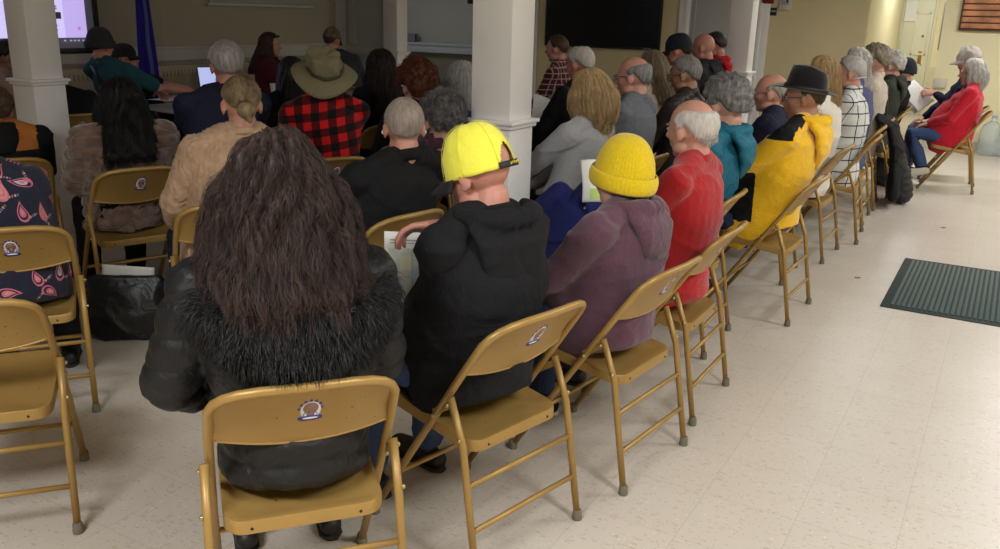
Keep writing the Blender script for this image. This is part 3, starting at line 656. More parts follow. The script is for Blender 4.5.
def hair_mesh(style, L=.3, vol=1.0, n=500, rad=.0011, wave=.0, vx=.009, flare=.05, thick=.012, hi=None, lo=LO, back=.12, a0=None):
    if style in ('short', 'fringe', 'mid'):
        g = scalp(thick, lo, hi, rough=.25 if style != 'mid' else .5, seed=random.random()*9)
        me = g.mesh()
        if style == 'mid': disp(me, lambda c: .004*wob(c, 60, 1))
        v, f, a = grow(me, n, {'short': 6, 'mid': 8, 'fringe': 8}[style], .009 if style == 'short' else .012, rad, .006 if thick < .02 else .012, .15+wave, .8, masked(lo, hi), away=crown, away_k=.9)
        return join_np(me, v, f, a)
    if style == 'curly':
        g = scalp(thick*1.0, lo, None, seed=2); K = masked(lo); 
        me0 = g.mesh(); pol = me0.polygons; cnt = 0
        g2 = G(); g2.v = list(g.v); g2.f = list(g.f); g2.m = list(g.m)
        while cnt < 150:
            p = pol[random.randrange(len(pol))]
            if K(p.center, p.normal): g2.ell(p.center+p.normal*random.uniform(-.002, .012)*vol, random.uniform(.011, .022)*vol, None, 8, 6); cnt += 1
        me = remesh(g2, vx, 2); disp(me, lambda c: .003*wob(c, 110, 3)+.002*wob(c, 190, 1))
        v, f, a = grow(me, n, 8, .008, rad, .010, .9, 1.1, K, away=crown, jit=.6)
        return join_np(me, v, f, a)
    if style == 'bun':
        g = scalp(.006, ((0, 50), (30, 47), (55, 32), (72, 14), (88, -4), (98, 2), (112, -8), (130, -26), (180, -36)), None)
        B = V((0, -.132, -.034)); g.ell(B, (.042, .032, .038)); g.rtube([V((0, -.085, -.02)), V((0, -.115, -.03))], [.030, .024]); g.rtube([B+V((0, -.005, -.02)), B+V((.012, -.008, -.048))], [.022, .010])
        me = remesh(g, .006, 2)
        def aw(q): d = B-q; return d.normalized()*2.2
        v, f, a = grow(me, n, 9, .012, rad, .002, .05, .5, lambda c, nr: c.z > -.05 and (c-B).length > .052 and c.y > -.112, away=aw, away_k=2.6, jit=.05); return join_np(me, v, f, a)
    # long / bob
    g = scalp(.016*vol, ((0, 50), (30, 44), (50, 24), (66, -2), (85, -22), (180, -45)), None, top=.006*vol); K = int(11+6*vol)
    a0 = a0 or (68 if style == 'long' else 62)
    for i in range(K):
        az = R(a0+(360-2*a0)*i/(K-1)); P = []; rr = []; m = 9; Ln = L*(1-.10*abs(math.cos(az/2))*0)+random.uniform(-.012, .012)
        for k in range(m):
            t = k/(m-1); z = SC.z+.05-t*(Ln+.05); e = min(1, t*(4.5 if vol > 1.9 else 3.2)); base = .046+.026*vol*e**.7
            if style == 'bob': rr_ = base+.022*vol*math.sin(PI*min(1, t*1.15))-.02*max(0, t-.72)/.28
            else: rr_ = base+flare*t**1.3+.012*math.sin(3+i*1.9+t*7)*wave
            bk = max(0, -math.cos(az)); y = rr_*math.cos(az)*(1.05)-back*bk*t**1.5*(1 if style == 'long' else .1); x = rr_*math.sin(az)*.92
            P.append(V((x, SC.y+y, z))); rr.append((.026+.006*vol)*(1-.45*t**3)*(1 if t > .12 else .8))
        g.rtube(P, rr, 10)
    me = remesh(g, vx, 3)
    ws = wave
    def gv(c):
        az = np.arctan2(c[:, 0], c[:, 1]); z = c[:, 2]
        return .0035*vol*np.sin(az*26+6*np.sin(z*12)*(.3+ws)+2*np.sin(az*7))+.0025*np.sin(az*61+9*np.sin(z*9+az*3)*(.3+ws))+.009*ws*wob(c, 26, 4)+.006*ws*wob(c, 55, 2)
    disp(me, gv)
    st = max(7, int(L/.022)+2)
    v, f, a = grow(me, n, st, .022, rad, .007+.014*ws, .06+.55*ws, .75, lambda c, nr: not (c.y > .05 and c.z < .05), away=crown, away_k=.6, jit=.12+.1*ws)
    return join_np(me, v, f, a)

def head_geo(g, H, fem=False, jaw=1.0, ears=True, detail=1):
    """H: matrix head->local. origin = centre of the head (0,0,0), top z=.12, chin z=-.115"""
    R3 = H.to_3x3()
    def E(c, r, rot=None, nu=16, nv=10): g.ell(H @ V(c), r, R3 if rot is None else R3 @ rot, nu, nv)
    E((0, -.012, .026), (.076, .097, .092), None, 28, 18)
    E((0, .026, -.012), (.064, .068, .082), None, 24, 14)
    E((0, .034, -.066), (.047*jaw, .046, .046), None, 20, 12)
    E((0, .060, -.092), (.024*jaw, .022, .020))
    for s in (-1, 1):
        E((s*.040, .052, -.022), (.021, .024, .024)); E((s*.036, .018, -.072), (.026*jaw, .040, .026))
        if ears:
            q = Matrix.Rotation(s*R(-18), 3, 'Z') @ Matrix.Rotation(R(-10), 3, 'X')
            E((s*.080, -.006, -.010), (.009, .019, .030), q, 12, 8); E((s*.079, .002, -.034), (.007, .010, .011), q, 10, 6)
    E((0, .080, .026), (.042, .015, .011)); 
    P = [H @ V(p) for p in ((0, .086, .020), (0, .097, .000), (0, .110, -.022))]; g.rtube(P, [.0085, .0095, .0125], 10, H.to_3x3() @ V((1, 0, 0)))
    for s in (-1, 1): E((s*.011, .098, -.027), (.0085, .010, .008), None, 10, 6)
    E((0, .086, -.052), (.021, .011, .0065), None, 12, 8); E((0, .084, -.063), (.018, .011, .0065), None, 12, 8)

NP = [0]
def person(desc, O=None, yaw=90, px=None, depth=None, hf=0.0, hy=0, hp=8, hr=0, skin='fair', top=('jacket', None), pants=None, hair=None, hairc=None,
           w=1.0, belly=0.0, armL=None, armR=None, q=1, fem=False, legs='std', shoes=None, mkchair=True, chair_desc=None, hat=None, glasses=None, extras=None, zt=None, collar=True, hood=False, fine=None, sitdy=0, puff=0, sh=1.0, grp=None, sleeve='long', scale=None, low=False, hipx=0, bulge=0.0, back_in=0.0):
    """q = quality level (voxel).  px = pixel of the top of the skull"""
    F = V((-math.sin(R(yaw)), math.cos(R(yaw)), 0)); Rr = V((F.y, -F.x, 0))
    d = ray(*px)
    if O is None:
        P = CP+d*depth; O = V((P.x, P.y, 0))-F*hf; T = P
    else:
        O = V((O[0], O[1], 0)); tg = O+F*hf; t = (tg.x*d.x+tg.y*d.y)/(d.x*d.x+d.y*d.y); T = CP+d*t
    rel = T-O; hx, hyy, ztop = rel.dot(Rr), rel.dot(F), T.z
    s = scale or max(.93, min(1.07, ztop/1.30))
    root = empty('person', (O.x, O.y, 0), R(yaw), desc, 'person', grp)
    Hm = Matrix.Translation((hx, hyy, ztop-.118)) @ Matrix.Rotation(R(hy), 4, 'Z') @ Matrix.Rotation(R(-hp), 4, 'X') @ Matrix.Rotation(R(hr), 4, 'Y')
    hc = V((hx, hyy, ztop-.118)); D = hc-V((0, -.05, 1.17*s))
    def tw(p):   # shear of the upper body towards the head
        p = V((p[0]*w, p[1], p[2]*s)); k = max(0, min(1.0, (p.z-.50)/(.62*s))); return p+V((D.x, D.y, D.z))*(k*k*.35+.65*k)*V((1, 1, 1)).x
    if low: tw0 = tw
    vx = {0: .0042, 1: .0065, 2: .0085, 3: .011}[q]
    sx = .175*w*sh
    SHL = [tw((-.172*sh, -.075, .985)), tw((.172*sh, -.075, .985))]
    Wd = [armL or dict(p=(-.085, .30, .585)), armR or dict(p=(.085, .30, .585))]
    arms = []
    for i, sg in enumerate((-1, 1)):
        A = Wd[i]; Wp = V(A['p']) if not A.get('world') else root_inv(O, yaw, V(A['p']))
        if not A.get('abs') and not A.get('world'): Wp = V((Wp.x*w, Wp.y, Wp.z))
        pole = V(A.get('pole', (sg*.8, -.45, -.5))); E_, Wp = ik(SHL[i], Wp, .285*s, .25*s, pole); arms.append((SHL[i], E_, Wp))
    # legs
    hips = [V((sg*.085*min(w, 1.02)+hipx, -.01, .525)) for sg in (-1, 1)]; wt = min(w, 1.08)
    if legs == 'std': kn = [V((sg*.125, .37*s, .50)) for sg in (-1, 1)]; an = [V((sg*.125, .36*s+.02, .095)) for sg in (-1, 1)]
    elif legs == 'back': kn = [V((sg*.13, .36, .49)) for sg in (-1, 1)]; an = [V((sg*.13, .22, .095)) for sg in (-1, 1)]
    elif legs == 'cross': kn = [V((-.10, .37, .52)), V((.10, .40, .50))]; an = [V((-.12, .25, .20)), V((.08, .41, .095))]
    else: kn, an = legs
    toe = [a+V((0, .13, -.055)) for a in an]
    # ---- body (skin)
    g = G(); head_geo(g, Hm, fem, .92 if fem else 1.0)
    nb = tw((0, -.075, 1.02)); nk = Hm @ V((0, -.030, -.075)); g.rtube([nb, nb.lerp(nk, .5)+V((0, -.005, 0)), nk], [(.062, .058), (.052*(.9 if fem else 1.08), .054*(.9 if fem else 1.08)), (.050, .052)], 16)
    g.rtube([tw((0, -.03, .55)), tw((0, -.065, .70)), tw((0, -.08, .88)), tw((0, -.09, .98))], [(.12, .055), (.12, .06), (.13, .06), (.12, .05)], 16)
    g.rtube([SHL[0], SHL[1]], [.045, .045], 10, V((0, 1, 0)))
    for i, (S, E_, Wp) in enumerate(arms):
        bare = sleeve == 'short'
        g.rtube([S, S.lerp(E_, .5), E_, E_.lerp(Wp, .4), Wp], [.046 if bare else .036, .043 if bare else .034, .036 if bare else .03, .037 if bare else .03, .026 if bare else .023], 12, V((0, 1, .1)))
        A = Wd[i]; fa = (Wp-E_).normalized(); fd = V(A['fd']) if 'fd' in A else (V((-.35*(1 if i else -1), .8, -.35))); pn = V(A['pn']) if 'pn' in A else V((0, -.2, -1))
        hand(g, Wp+fa*.012, fd, pn, V(A['th']) if 'th' in A else V((-1 if i else 1, .2, 0)), A.get('sz', .92 if fem else 1.0), A.get('curl', .5), A.get('spread', .05), V(A['td']) if 'td' in A else None, A.get('curls'))
    for i in (0, 1): g.rtube([hips[i], hips[i].lerp(kn[i], .6), kn[i], kn[i].lerp(an[i], .4), an[i], an[i]+V((0, .04, -.05)), toe[i]], [.062, .055, .045, .044, .03, .03, .022], 12)
    me = remesh(g, vx if q else .0042, 3 if q else 3); link('body', me, skinm('skin_'+skin, SK[skin]), root)
    # ---- eyes
    g = G()
    for sg in (-1, 1): g.ell(Hm @ V((sg*.030, .0835, .006)), (.012, .007, .0065), Hm.to_3x3(), 12, 8, 0); g.ell(Hm @ V((sg*.030, .089, .006)), (.0048, .003, .0048), Hm.to_3x3(), 8, 6, 1)
    link('eyes', g.mesh(), [mat('eye_white', (200, 190, 184), .3, .03), mat('eye_iris', (50, 36, 28), .2, .1)], root)
    if q <= 2 and hair not in ('none',):
        g = G()
        for sg in (-1, 1): g.tube([Hm @ V((sg*.016, .0935, .021)), Hm @ V((sg*.032, .0905, .026)), Hm @ V((sg*.048, .079, .021))], [.0022, .003, .0014], 6)
        link('eyebrows', g.mesh(), hairm('hair_'+str(hairc), *hairc) if hairc else BLACKPL, root)
    # ---- trousers + shoes
    g = G(); P_ = [.092*w, .084, .068, .063, .056]
    g.rtube([V((0, -.02, .545)), V((0, -.03, .60))], [(.150, .095), (.145, .09)], 20)
    for i in (0, 1): g.rtube([hips[i]+V((0, .0, 0)), hips[i].lerp(kn[i], .5), kn[i], kn[i].lerp(an[i], .45), an[i]+V((0, 0, .02))], [(.080, .066), (.085*wt, .076), .068, .063, .058], 16)
    me = remesh(g, max(vx, .009), 3); disp(me, folds(.005, 1.3+NP[0], 16)); link('trousers', me, pants or cloth('dark_trousers', (34, 34, 40)), root)
    for i in (0, 1):
        a = an[i]; d_ = (toe[i]-a); tilt = legs == 'cross' and i == 0; up = V((0, 0, 1)) if not tilt else V((.93, .1, .35))
        g = G(); yv = V((0, 1, 0)) if not tilt else V((0, .97, -.25)); B = a-up*.055
        g.rtube([B-yv*.055, B+yv*.02, B+yv*.10, B+yv*.165], [(.034, .034), (.036, .038), (.044, .030), (.036, .022)], 14); g.rtube([B+up*.0, B+up*.06], [.036, .036], 12)
        me = remesh(g, .008, 2); so = link('shoe', me, shoes or mat('black_shoe', (24, 24, 26), .5, .1), root)
        g = G(); g.tube([B-up*.034-yv*.08, B-up*.034-yv*.05, B-up*.034+yv*.02, B-up*.034+yv*.10, B-up*.034+yv*.17, B-up*.034+yv*.192], [(.018, .006), (.036, .0095), (.036, .0095), (.046, .0095), (.036, .0095), (.016, .006)], 14, V((1, 0, 0)) if not tilt else V((0, 0, 1)))
        link('sole', g.mesh(), mat('pale_sole', (206, 198, 184), .7, .05) if shoes else mat('dark_sole', (40, 38, 36), .8, .05), so)
    # ---- top
    kind, tm = top; g = G(); pf = puff
    hem = .485; kb = back_in
    rg = []; rr = []
    prof = ((.408, -.110, .140*w+pf, .095+pf+belly*.3), (.425, -.150, .172*w+pf, .130+pf+belly*.45), (.47, -.172, .182*w+pf, .140+pf+belly*.6), (.55, -.174, .182*w+pf, .140+pf+belly*.7), (.60, -.164, .178*w+pf, .135+pf+belly*.7), (.68, -.186, .172*w+pf, .132+pf+belly*.7), (.78, -.205-bulge*.3, .175*w+pf, .130+pf+belly*.5), (.84, -.208-bulge, .182*w+pf, .129+pf+belly*.3+bulge*.5), (.90, -.208-bulge*.6, .184*w+pf, .126+pf+belly*.2), (.96, -.198, .176*w*sh+pf, .112+pf), (1.005, -.172, .135*w*sh+pf, .09+pf), (1.03, -.15, .10*w*sh, .06), (1.045, -.12, .05, .03))
    for z, yb, rx, ry in prof:
        if z < .62: rx = min(rx, .190)
        elif z < .7: rx = min(rx, .203)
        p_ = tw((0, 0, z)); rg.append(V((p_.x, p_.y+yb+ry+(back_in if z < .82 else 0), p_.z if z > .62 else z))); rr.append((rx, ry))
    g.tube(rg, rr, 26); g.rtube([tw((-.150*sh, -.078, 1.0)), tw((-.07, -.082, 1.035)), tw((0, -.082, 1.047)), tw((.07, -.082, 1.035)), tw((.150*sh, -.078, 1.0))], [.055+pf*.7, .062+pf*.5, .062+pf*.5, .062+pf*.5, .055+pf*.7], 16, V((0, 1, 0)))
    for i, (S, E_, Wp) in enumerate(arms):
        fa = (Wp-E_).normalized()
        if sleeve == 'short': g.rtube([S, S.lerp(E_, .4), S.lerp(E_, .8)], [.070+pf, .066+pf, .062+pf], 16)
        else: g.rtube([S, S.lerp(E_, .5), E_, E_.lerp(Wp, .5), Wp-fa*.015], [.072+pf, .064+pf, .056+pf, .050+pf*.8, .040+pf*.5], 16, V((0, 1, .1)))
    me = remesh(g, vx if q > 1 else .0065, 5)
    if fine: fine(me)
    elif kind == 'puffer': disp(me, lambda c: .008*(1-np.abs(np.sin((c[:, 2]+.02*np.sin(c[:, 0]*9))*PI/.075))**.0-.0)+.010*(np.abs(np.sin((c[:, 2]+.01*np.sin(c[:, 0]*14+c[:, 1]*11))*PI/.085))**.5-.6)+.003*wob(c, 45, 2)); 
    else: disp(me, folds(.0075 if kind != 'tee' else .004, 2.1*NP[0]+.7, 13))
    topo = link(kind, me, tm, root)
    if collar:
        cc = nb.lerp(nk, .30)+V((0, 0, .005)); ax = (nk-nb).normalized(); P = []
        for k in range(24):
            a = 2*PI*k/24; P.append(cc+V((math.cos(a)*.068, math.sin(a)*.064, -.012*math.sin(a)))+ax*(.0+.008*(-math.sin(a))))
        g = G(); hgt = .016 if kind in ('sweater', 'tee') else .026
        g.tube(P, (hgt*.42, hgt), 10, V((0, 0, 1)), closed=True) if 0 else g.tube(P, [(hgt, hgt*.42)]*24, 10, V((0, 0, 1)), closed=True)
        link('collar', g.mesh(), collar if not isinstance(collar, bool) else tm, root)
    if hood:
        hs = hood if isinstance(hood, (int, float)) and not isinstance(hood, bool) else 1.0
        g = G(); P = []; c0 = tw((0, -.078, 1.045))
        for k in range(13):
            a = R(-10-160*k/12) ; P.append(c0+V((math.cos(a)*.105*hs, math.sin(a)*.10*hs+.0, .028+.012*math.sin(a))))
        g.rtube(P, [.020+.016*math.sin(PI*k/12) for k in range(13)], 12)
        g.rtube([c0+V((0, -.075, .005)), c0+V((0, -.115, -.05)), c0+V((0, -.120, -.13*hs)), c0+V((0, -.095, -.20*hs))], [(.12*hs, .035), (.115*hs, .04), (.085*hs, .035), (.03, .02)], 18)
        me = remesh(g, .007, 4); disp(me, folds(.006, 5, 16)); link('hood', me, tm, root)
    # ---- hair, hat, glasses
    if hair and hair != 'none':
        kw = dict(hair) if isinstance(hair, dict) else dict(style=hair)
        if hat and kw['style'] == 'short': kw['hi'] = ((0, -60), (60, -60), (75, 10), (180, 16)); kw['thick'] = .007
        if q >= 2: kw.setdefault('n', 260); kw.setdefault('vx', .011); kw.setdefault('rad', .0016)
        me = hair_mesh(**kw); me.transform(Hm); link('hair', me, hairm('hair_'+str(hairc), *hairc), root)
    if hat: hat(root, Hm)
    if glasses:
        g = G()
        for sg in (-1, 1):
            P = [Hm @ V((sg*.032+.024*math.cos(2*PI*k/14), .104-.02*abs(sg*.032+.024*math.cos(2*PI*k/14))*3*.2, .004+.018*math.sin(2*PI*k/14))) for k in range(14)]; g.tube(P, .0018, 6, closed=True)
            g.tube([Hm @ V((sg*.056, .098, .010)), Hm @ V((sg*.070, .06, .010)), Hm @ V((sg*.0815, -.004, .006)), Hm @ V((sg*.080, -.016, -.012))], .0017, 6)
        g.tube([Hm @ V((-.009, .104, .008)), Hm @ V((.009, .104, .008))], .0016, 6); link('glasses', g.mesh(), mat('dark_glasses_frame', (40, 34, 30), .3, .1) if glasses is True else glasses, root)
    if extras: extras(root, Hm, tw, dict(arms=arms, O=O, nb=nb, nk=nk, top=topo, q=q))
    if mkchair: chair(O.x, O.y, yaw, chair_desc or ('tan metal folding chair under the '+mkchair if isinstance(mkchair, str) else 'tan metal folding chair under '+desc))
    NP[0] += 1
    return root, Hm
def root_inv(O, yaw, p):
    d = p-O; F = V((-math.sin(R(yaw)), math.cos(R(yaw)), 0)); Rr = V((F.y, -F.x, 0)); return V((d.dot(Rr), d.dot(F), p.z))

# hats ---------------------------------------------------------------
def cap(m, brimm=None, back_gap=False, strap=None, button=None, z0=.022, fwd=True, sc_=1.0, soft=0., low=0., tilt=8, seams=None, logo=None, hgt=.143):
    def fn(root, H):
        Rx, Ry, Rz = .090*sc_, .110*sc_, (hgt-z0)*sc_; C = V((0, -.012, .026)); MT = H @ Matrix.Translation((0, -.012, z0)) @ Matrix.Rotation(R(-tilt), 4, 'X') @ Matrix.Translation((0, .012, -z0))
        g = G(); nu, nv = 120, 26
        def P(u, v):
            a = u*2*PI; e = v*PI/2; k = 1+soft*.12*noise.noise(V((math.cos(a)*2, math.sin(a)*2, v*3))); pan = .0016*abs(math.cos(3*a))**.25
            return V((Rx*max(0, math.cos(e))**.72*math.sin(a)*k+0, -.012+Ry*max(0, math.cos(e))**.72*math.cos(a)*k, z0+(Rz-.006)*math.sin(e)**.95*k+.0-pan))
        for j in range(nv):
            for i in range(nu): g.v.append(tuple(P(i/nu, j/nv)))
        g.v.append(tuple(P(0, 1))); tp = len(g.v)-1
        for j in range(nv-1):
            for i in range(nu):
                aa = abs(((i+.5)/nu)*360-180); zz = (j+.5)/nv
                if back_gap and (aa/23)**2+((zz)/.30)**2 < 1: continue
                i2 = (i+1) % nu; g.f.append((j*nu+i, j*nu+i2, (j+1)*nu+i2, (j+1)*nu+i)); g.m.append(0)
        for i in range(nu): g.f.append(((nv-1)*nu+i, (nv-1)*nu+(i+1) % nu, tp)); g.m.append(0)
        g.v = [tuple(MT @ V(p)) for p in g.v]
        me = solidify(g.mesh(), .003, 1); disp(me, lambda c: .0012*wob(c, 70, 2)); o = link('cap', me, m, root)
        if seams:
            g = G()
            for kk in range(6):
                a = (kk+.5)/6
                if back_gap: pass
                g.tube([MT @ (P(a, v/14)+(P(a, v/14)-V((0, -.012, z0))).normalized()*.003) for v in range(0 if not (back_gap and abs(a*360-180) < 20) else 6, 14)], .0008, 5)
            link('seams', g.mesh(), seams, o)
        # brim
        g = G()
        def B(u, v):
            a = R(-68+136*u); x = Rx*math.sin(a); y = -.012+Ry*math.cos(a); k = v*.072*math.cos(R(-68+136*u)*1.25)**.7 if abs(-68+136*u)*1.25 < 90 else 0
            return V((x*(1+.05*v), y+k, z0+.002-.020*v*v-.016*v*abs(math.sin(a))**2*1.2))
        g.grid(B, 28, 8); g.v = [tuple(MT @ V(p)) for p in g.v]; link('brim', solidify(g.mesh(), .004, 0), brimm or m, o)
        if button is not None:
            g = G(); g.ell(MT @ V((0, -.012, z0+Rz-.004)), (.008, .008, .005), H.to_3x3(), 12, 8); link('button', g.mesh(), button, o)
        if strap is not None:
            g = G(); P2 = [P(.5+(k-8)/8*.088, 0)*1.0 for k in range(17)]; P2 = [V((p.x*1.02, p.y-.004-.006*math.cos((k-8)/8*1.5), p.z+.006)) for k, p in enumerate(P2)]
            g.tube([MT @ p for p in P2], [(.0095, .0022)]*17, 8, (MT.to_3x3() @ V((0, 0, 1)))); so = link('strap', g.mesh(), strap, o)
            g = G()
            for k in range(9):
                u = -.014+k*.0052; p = V((u*1.35, -.012-Ry-.0135+abs(u)*.28, z0+.006+.0012*(k % 3-1)))
                g.box((-.0016, -.0012, -.0036+.0008*(k % 2)), (.0016, .0012, .0036), 0, 0, MT @ Matrix.Translation(p) @ Matrix.Rotation(R(12*(k % 3-1)), 4, 'Y'))
            link('strap_lettering', g.mesh(False), mat('yellow_print', (200, 180, 60), .6, .05), so)
        if logo is not None:
            g = G(); g.box((-.018, -.002, -.012), (.018, .002, .012), .002, 0, MT @ Matrix.Translation((0, Ry-.012-.006, z0+.04)) @ Matrix.Rotation(R(-24), 4, 'X')); link('patch', g.mesh('auto'), logo, o)
    return fn
def beanie(m, ribs=0, cuff=True, sc_=1.0, z0=-.004, pull=.0, tilt=10, top=1.0):
    def fn(root, H):
        MT = H @ Matrix.Translation((0, -.012, z0)) @ Matrix.Rotation(R(tilt), 4, 'X')
        g = G(); nu, nv = 160 if ribs else 64, 26
        def P(u, v):
            a = u*2*PI; e = v*PI/2; r = 1+(.014*math.cos(a*ribs)*(1-v**4) if ribs else 0)+(.018*noise.noise(V((math.cos(a)*3, math.sin(a)*3, v*4))))
            return V((.093*sc_*math.cos(e)**.8*math.sin(a)*r, .113*sc_*math.cos(e)**.8*math.cos(a)*r, (.146-z0)*sc_*top*math.sin(e)**.95))
        for j in range(nv):
            for i in range(nu): g.v.append(tuple(MT @ P(i/nu, j/nv)))
        g.v.append(tuple(MT @ P(0, 1)))
        for j in range(nv-1):
            for i in range(nu): i2 = (i+1) % nu; g.f.append((j*nu+i, j*nu+i2, (j+1)*nu+i2, (j+1)*nu+i)); g.m.append(0)
        for i in range(nu): g.f.append(((nv-1)*nu+i, (nv-1)*nu+(i+1) % nu, nv*nu)); g.m.append(0)
        o = link('beanie', solidify(g.mesh(), .004, 1), m, root)
        if cuff:
            g = G()
            def C(u, v):
                a = u*2*PI; k = math.sin(PI*v); z = -.012+.056*v; r = 1+.014*(math.cos(a*ribs) if ribs else 0)+.07*k**.6+.02
                return MT @ V((.093*sc_*math.sin(a)*r, .113*sc_*math.cos(a)*r, z))
            g.grid(C, nu, 12, True); link('cuff', solidify(g.mesh(), .003, -1), m, o)
    return fn
def brimhat(m, bandm, brim=.06, crown_h=.115, droop=.25, pinch=False, cw=1.0, front_dip=0., z0=.03, tilt=0., soft=0.):
    def fn(root, H):
        MT = H @ Matrix.Translation((0, -.012, z0)) @ Matrix.Rotation(R(tilt), 4, 'X')
        g = G(); nu = 72; tp_ = .20 if pinch else 0
        prof = [(1.0, 0), (.99, .02), (.97, .05), (.95, .08), (.92, .95*crown_h), (.84, crown_h), (.6, crown_h*1.0), (.3, crown_h*.97), (.02, crown_h*.95)]
        def P(i, r, z):
            a = 2*PI*i/nu; k_ = 1-tp_*z/crown_h; x = .089*cw*r*k_*math.sin(a); y = .108*cw*r*(1-tp_*.5*z/crown_h)*math.cos(a); zz = z
            if pinch:
                zz -= .030*math.exp(-((r*math.sin(a))/.28)**2)*(1 if z > crown_h*.6 else 0)*(r < .86); zz -= .022*max(0, -math.cos(a))*(z/crown_h)
                x *= 1-.16*max(0, math.cos(a))*(z/crown_h)
            if soft: q = noise.noise(V((x*22, y*22, z*18))); x *= 1+soft*q*.6; y *= 1+soft*q*.6; zz *= 1+soft*q*.5
            return MT @ V((x, y, zz))
        n0 = len(prof)
        for r, z in prof:
            for i in range(nu): g.v.append(tuple(P(i, r, z)))
        for j in range(n0-1):
            for i in range(nu): i2 = (i+1) % nu; g.f.append((j*nu+i, j*nu+i2, (j+1)*nu+i2, (j+1)*nu+i)); g.m.append(0)
        g.f.append(tuple((n0-1)*nu+i for i in range(nu))); g.m.append(0)
        me = g.mesh(); o = link('hat', me, m, root)
        g = G()
        def Bm(u, v):
            a = u*2*PI; k = v*brim; dz = -droop*brim*v*v*(1+.5*math.sin(a*2+1))-front_dip*v*max(0, math.cos(a))*brim+(soft*.9*brim*v*math.sin(a*3+.8)*.35)
            if pinch: dz += .35*brim*v*v*abs(math.sin(a))
            return MT @ V(((.089*cw+k)*math.sin(a), (.108*cw+k*1.05)*math.cos(a), .002+dz))
        g.grid(Bm, 96, 8, True); link('brim', solidify(g.mesh(), .0035, 0), m, o)
        if bandm:
            g = G(); g.tube([P(i*3, 1.025, .014) for i in range(24)], [(.013, .0025)]*24, 8, MT.to_3x3() @ V((0, 0, 1)), closed=True); link('hat_band', g.mesh(), bandm, o)
    return fn

# ------------------------------------------------------------------ the audience
H_BLK = ((30, 24, 22), (62, 50, 46)); H_A1 = ((22, 16, 15), (88, 68, 62)); H_GREY = ((96, 94, 92), (176, 174, 172)); H_DG = ((62, 60, 60), (150, 148, 146)); H_WHT = ((176, 168, 160), (232, 228, 222)); H_BLD = ((150, 120, 78), (216, 188, 142))
H_BRN = ((44, 30, 22), (104, 78, 56)); H_AUB = ((60, 30, 18), (124, 66, 40)); H_BUN = ((74, 58, 42), (168, 146, 112)); H_SIL = ((150, 146, 142), (214, 210, 206)); H_SG = ((120, 112, 104), (190, 182, 174)); H_BLK2 = ((12, 10, 10), (36, 30, 28))
JEAN = cloth('blue_denim', (62, 80, 118), (44, 58, 92), .85, .4); DJEAN = cloth('dark_denim', (40, 50, 82), (30, 38, 64), .85, .4); BLKC = cloth('black_cloth', (20, 20, 22), (15, 15, 17), .85, .5); NAVY = cloth('navy_cloth', (30, 34, 56), (22, 25, 42), .85, .5)
CHARC = cloth('charcoal_cloth', (48, 48, 52), (36, 36, 40)); PAPER = mat('white_paper', (226, 226, 220))

# the woman with the fur collar, nearest the camera
FUR = hairm('black_fur', (12, 11, 12), (48, 47, 49), .4)
def fur_collar(root, H, tw, X):
    g = G(); P = []; n = 22
    for k in range(n):
        a = PI*(.10+.80*k/(n-1)); P.append(V((math.cos(a)*.215, -.085-.150*math.sin(a)**1.1+.08*(1-math.sin(a)), .965-.10*math.sin(a)-.02*(1-math.sin(a)))))
    g.rtube(P, [(.042+.034*math.sin(PI*k/(n-1)), .036+.020*math.sin(PI*k/(n-1))) for k in range(n)], 14, V((0, 0, 1)))
    me = remesh(g, .010, 3); disp(me, lambda c: .008*wob(c, 40, 5))
    v, f, a = grow(me, 9000, 6, .0080, .0010, fur=True, drop=.3); me = join_np(me, v, f, a, .1); link('fur_trim', me, FUR, root)
    g = G(); 
person('long dark wavy haired woman in a black fur trimmed puffer coat, nearest the camera', O=(-1.445, 1.49), yaw=50, px=(276, 153), hf=.0, hy=0, hp=12, top=('puffer', mat('black_nylon', (15, 15, 17), .55, .2, 20, .2, 200, 0, 0, None, .4, .5)), pants=BLKC, w=1.08, puff=.014, sh=.98, belly=.08, fem=True, q=1, bulge=.05,
       hair=dict(style='long', L=.25, vol=2.3, n=12000, rad=.00055, wave=.75, flare=.08, back=.02, vx=.007), hairc=H_A1, armL=dict(p=(-.20, .20, .58), pole=(-.7, -.7, -.5)), armR=dict(p=(.16, .24, .58), pole=(.5, -.7, -.5)), extras=fur_collar,
       chair_desc='nearest tan metal folding chair, its badge showing, under the fur collared woman')

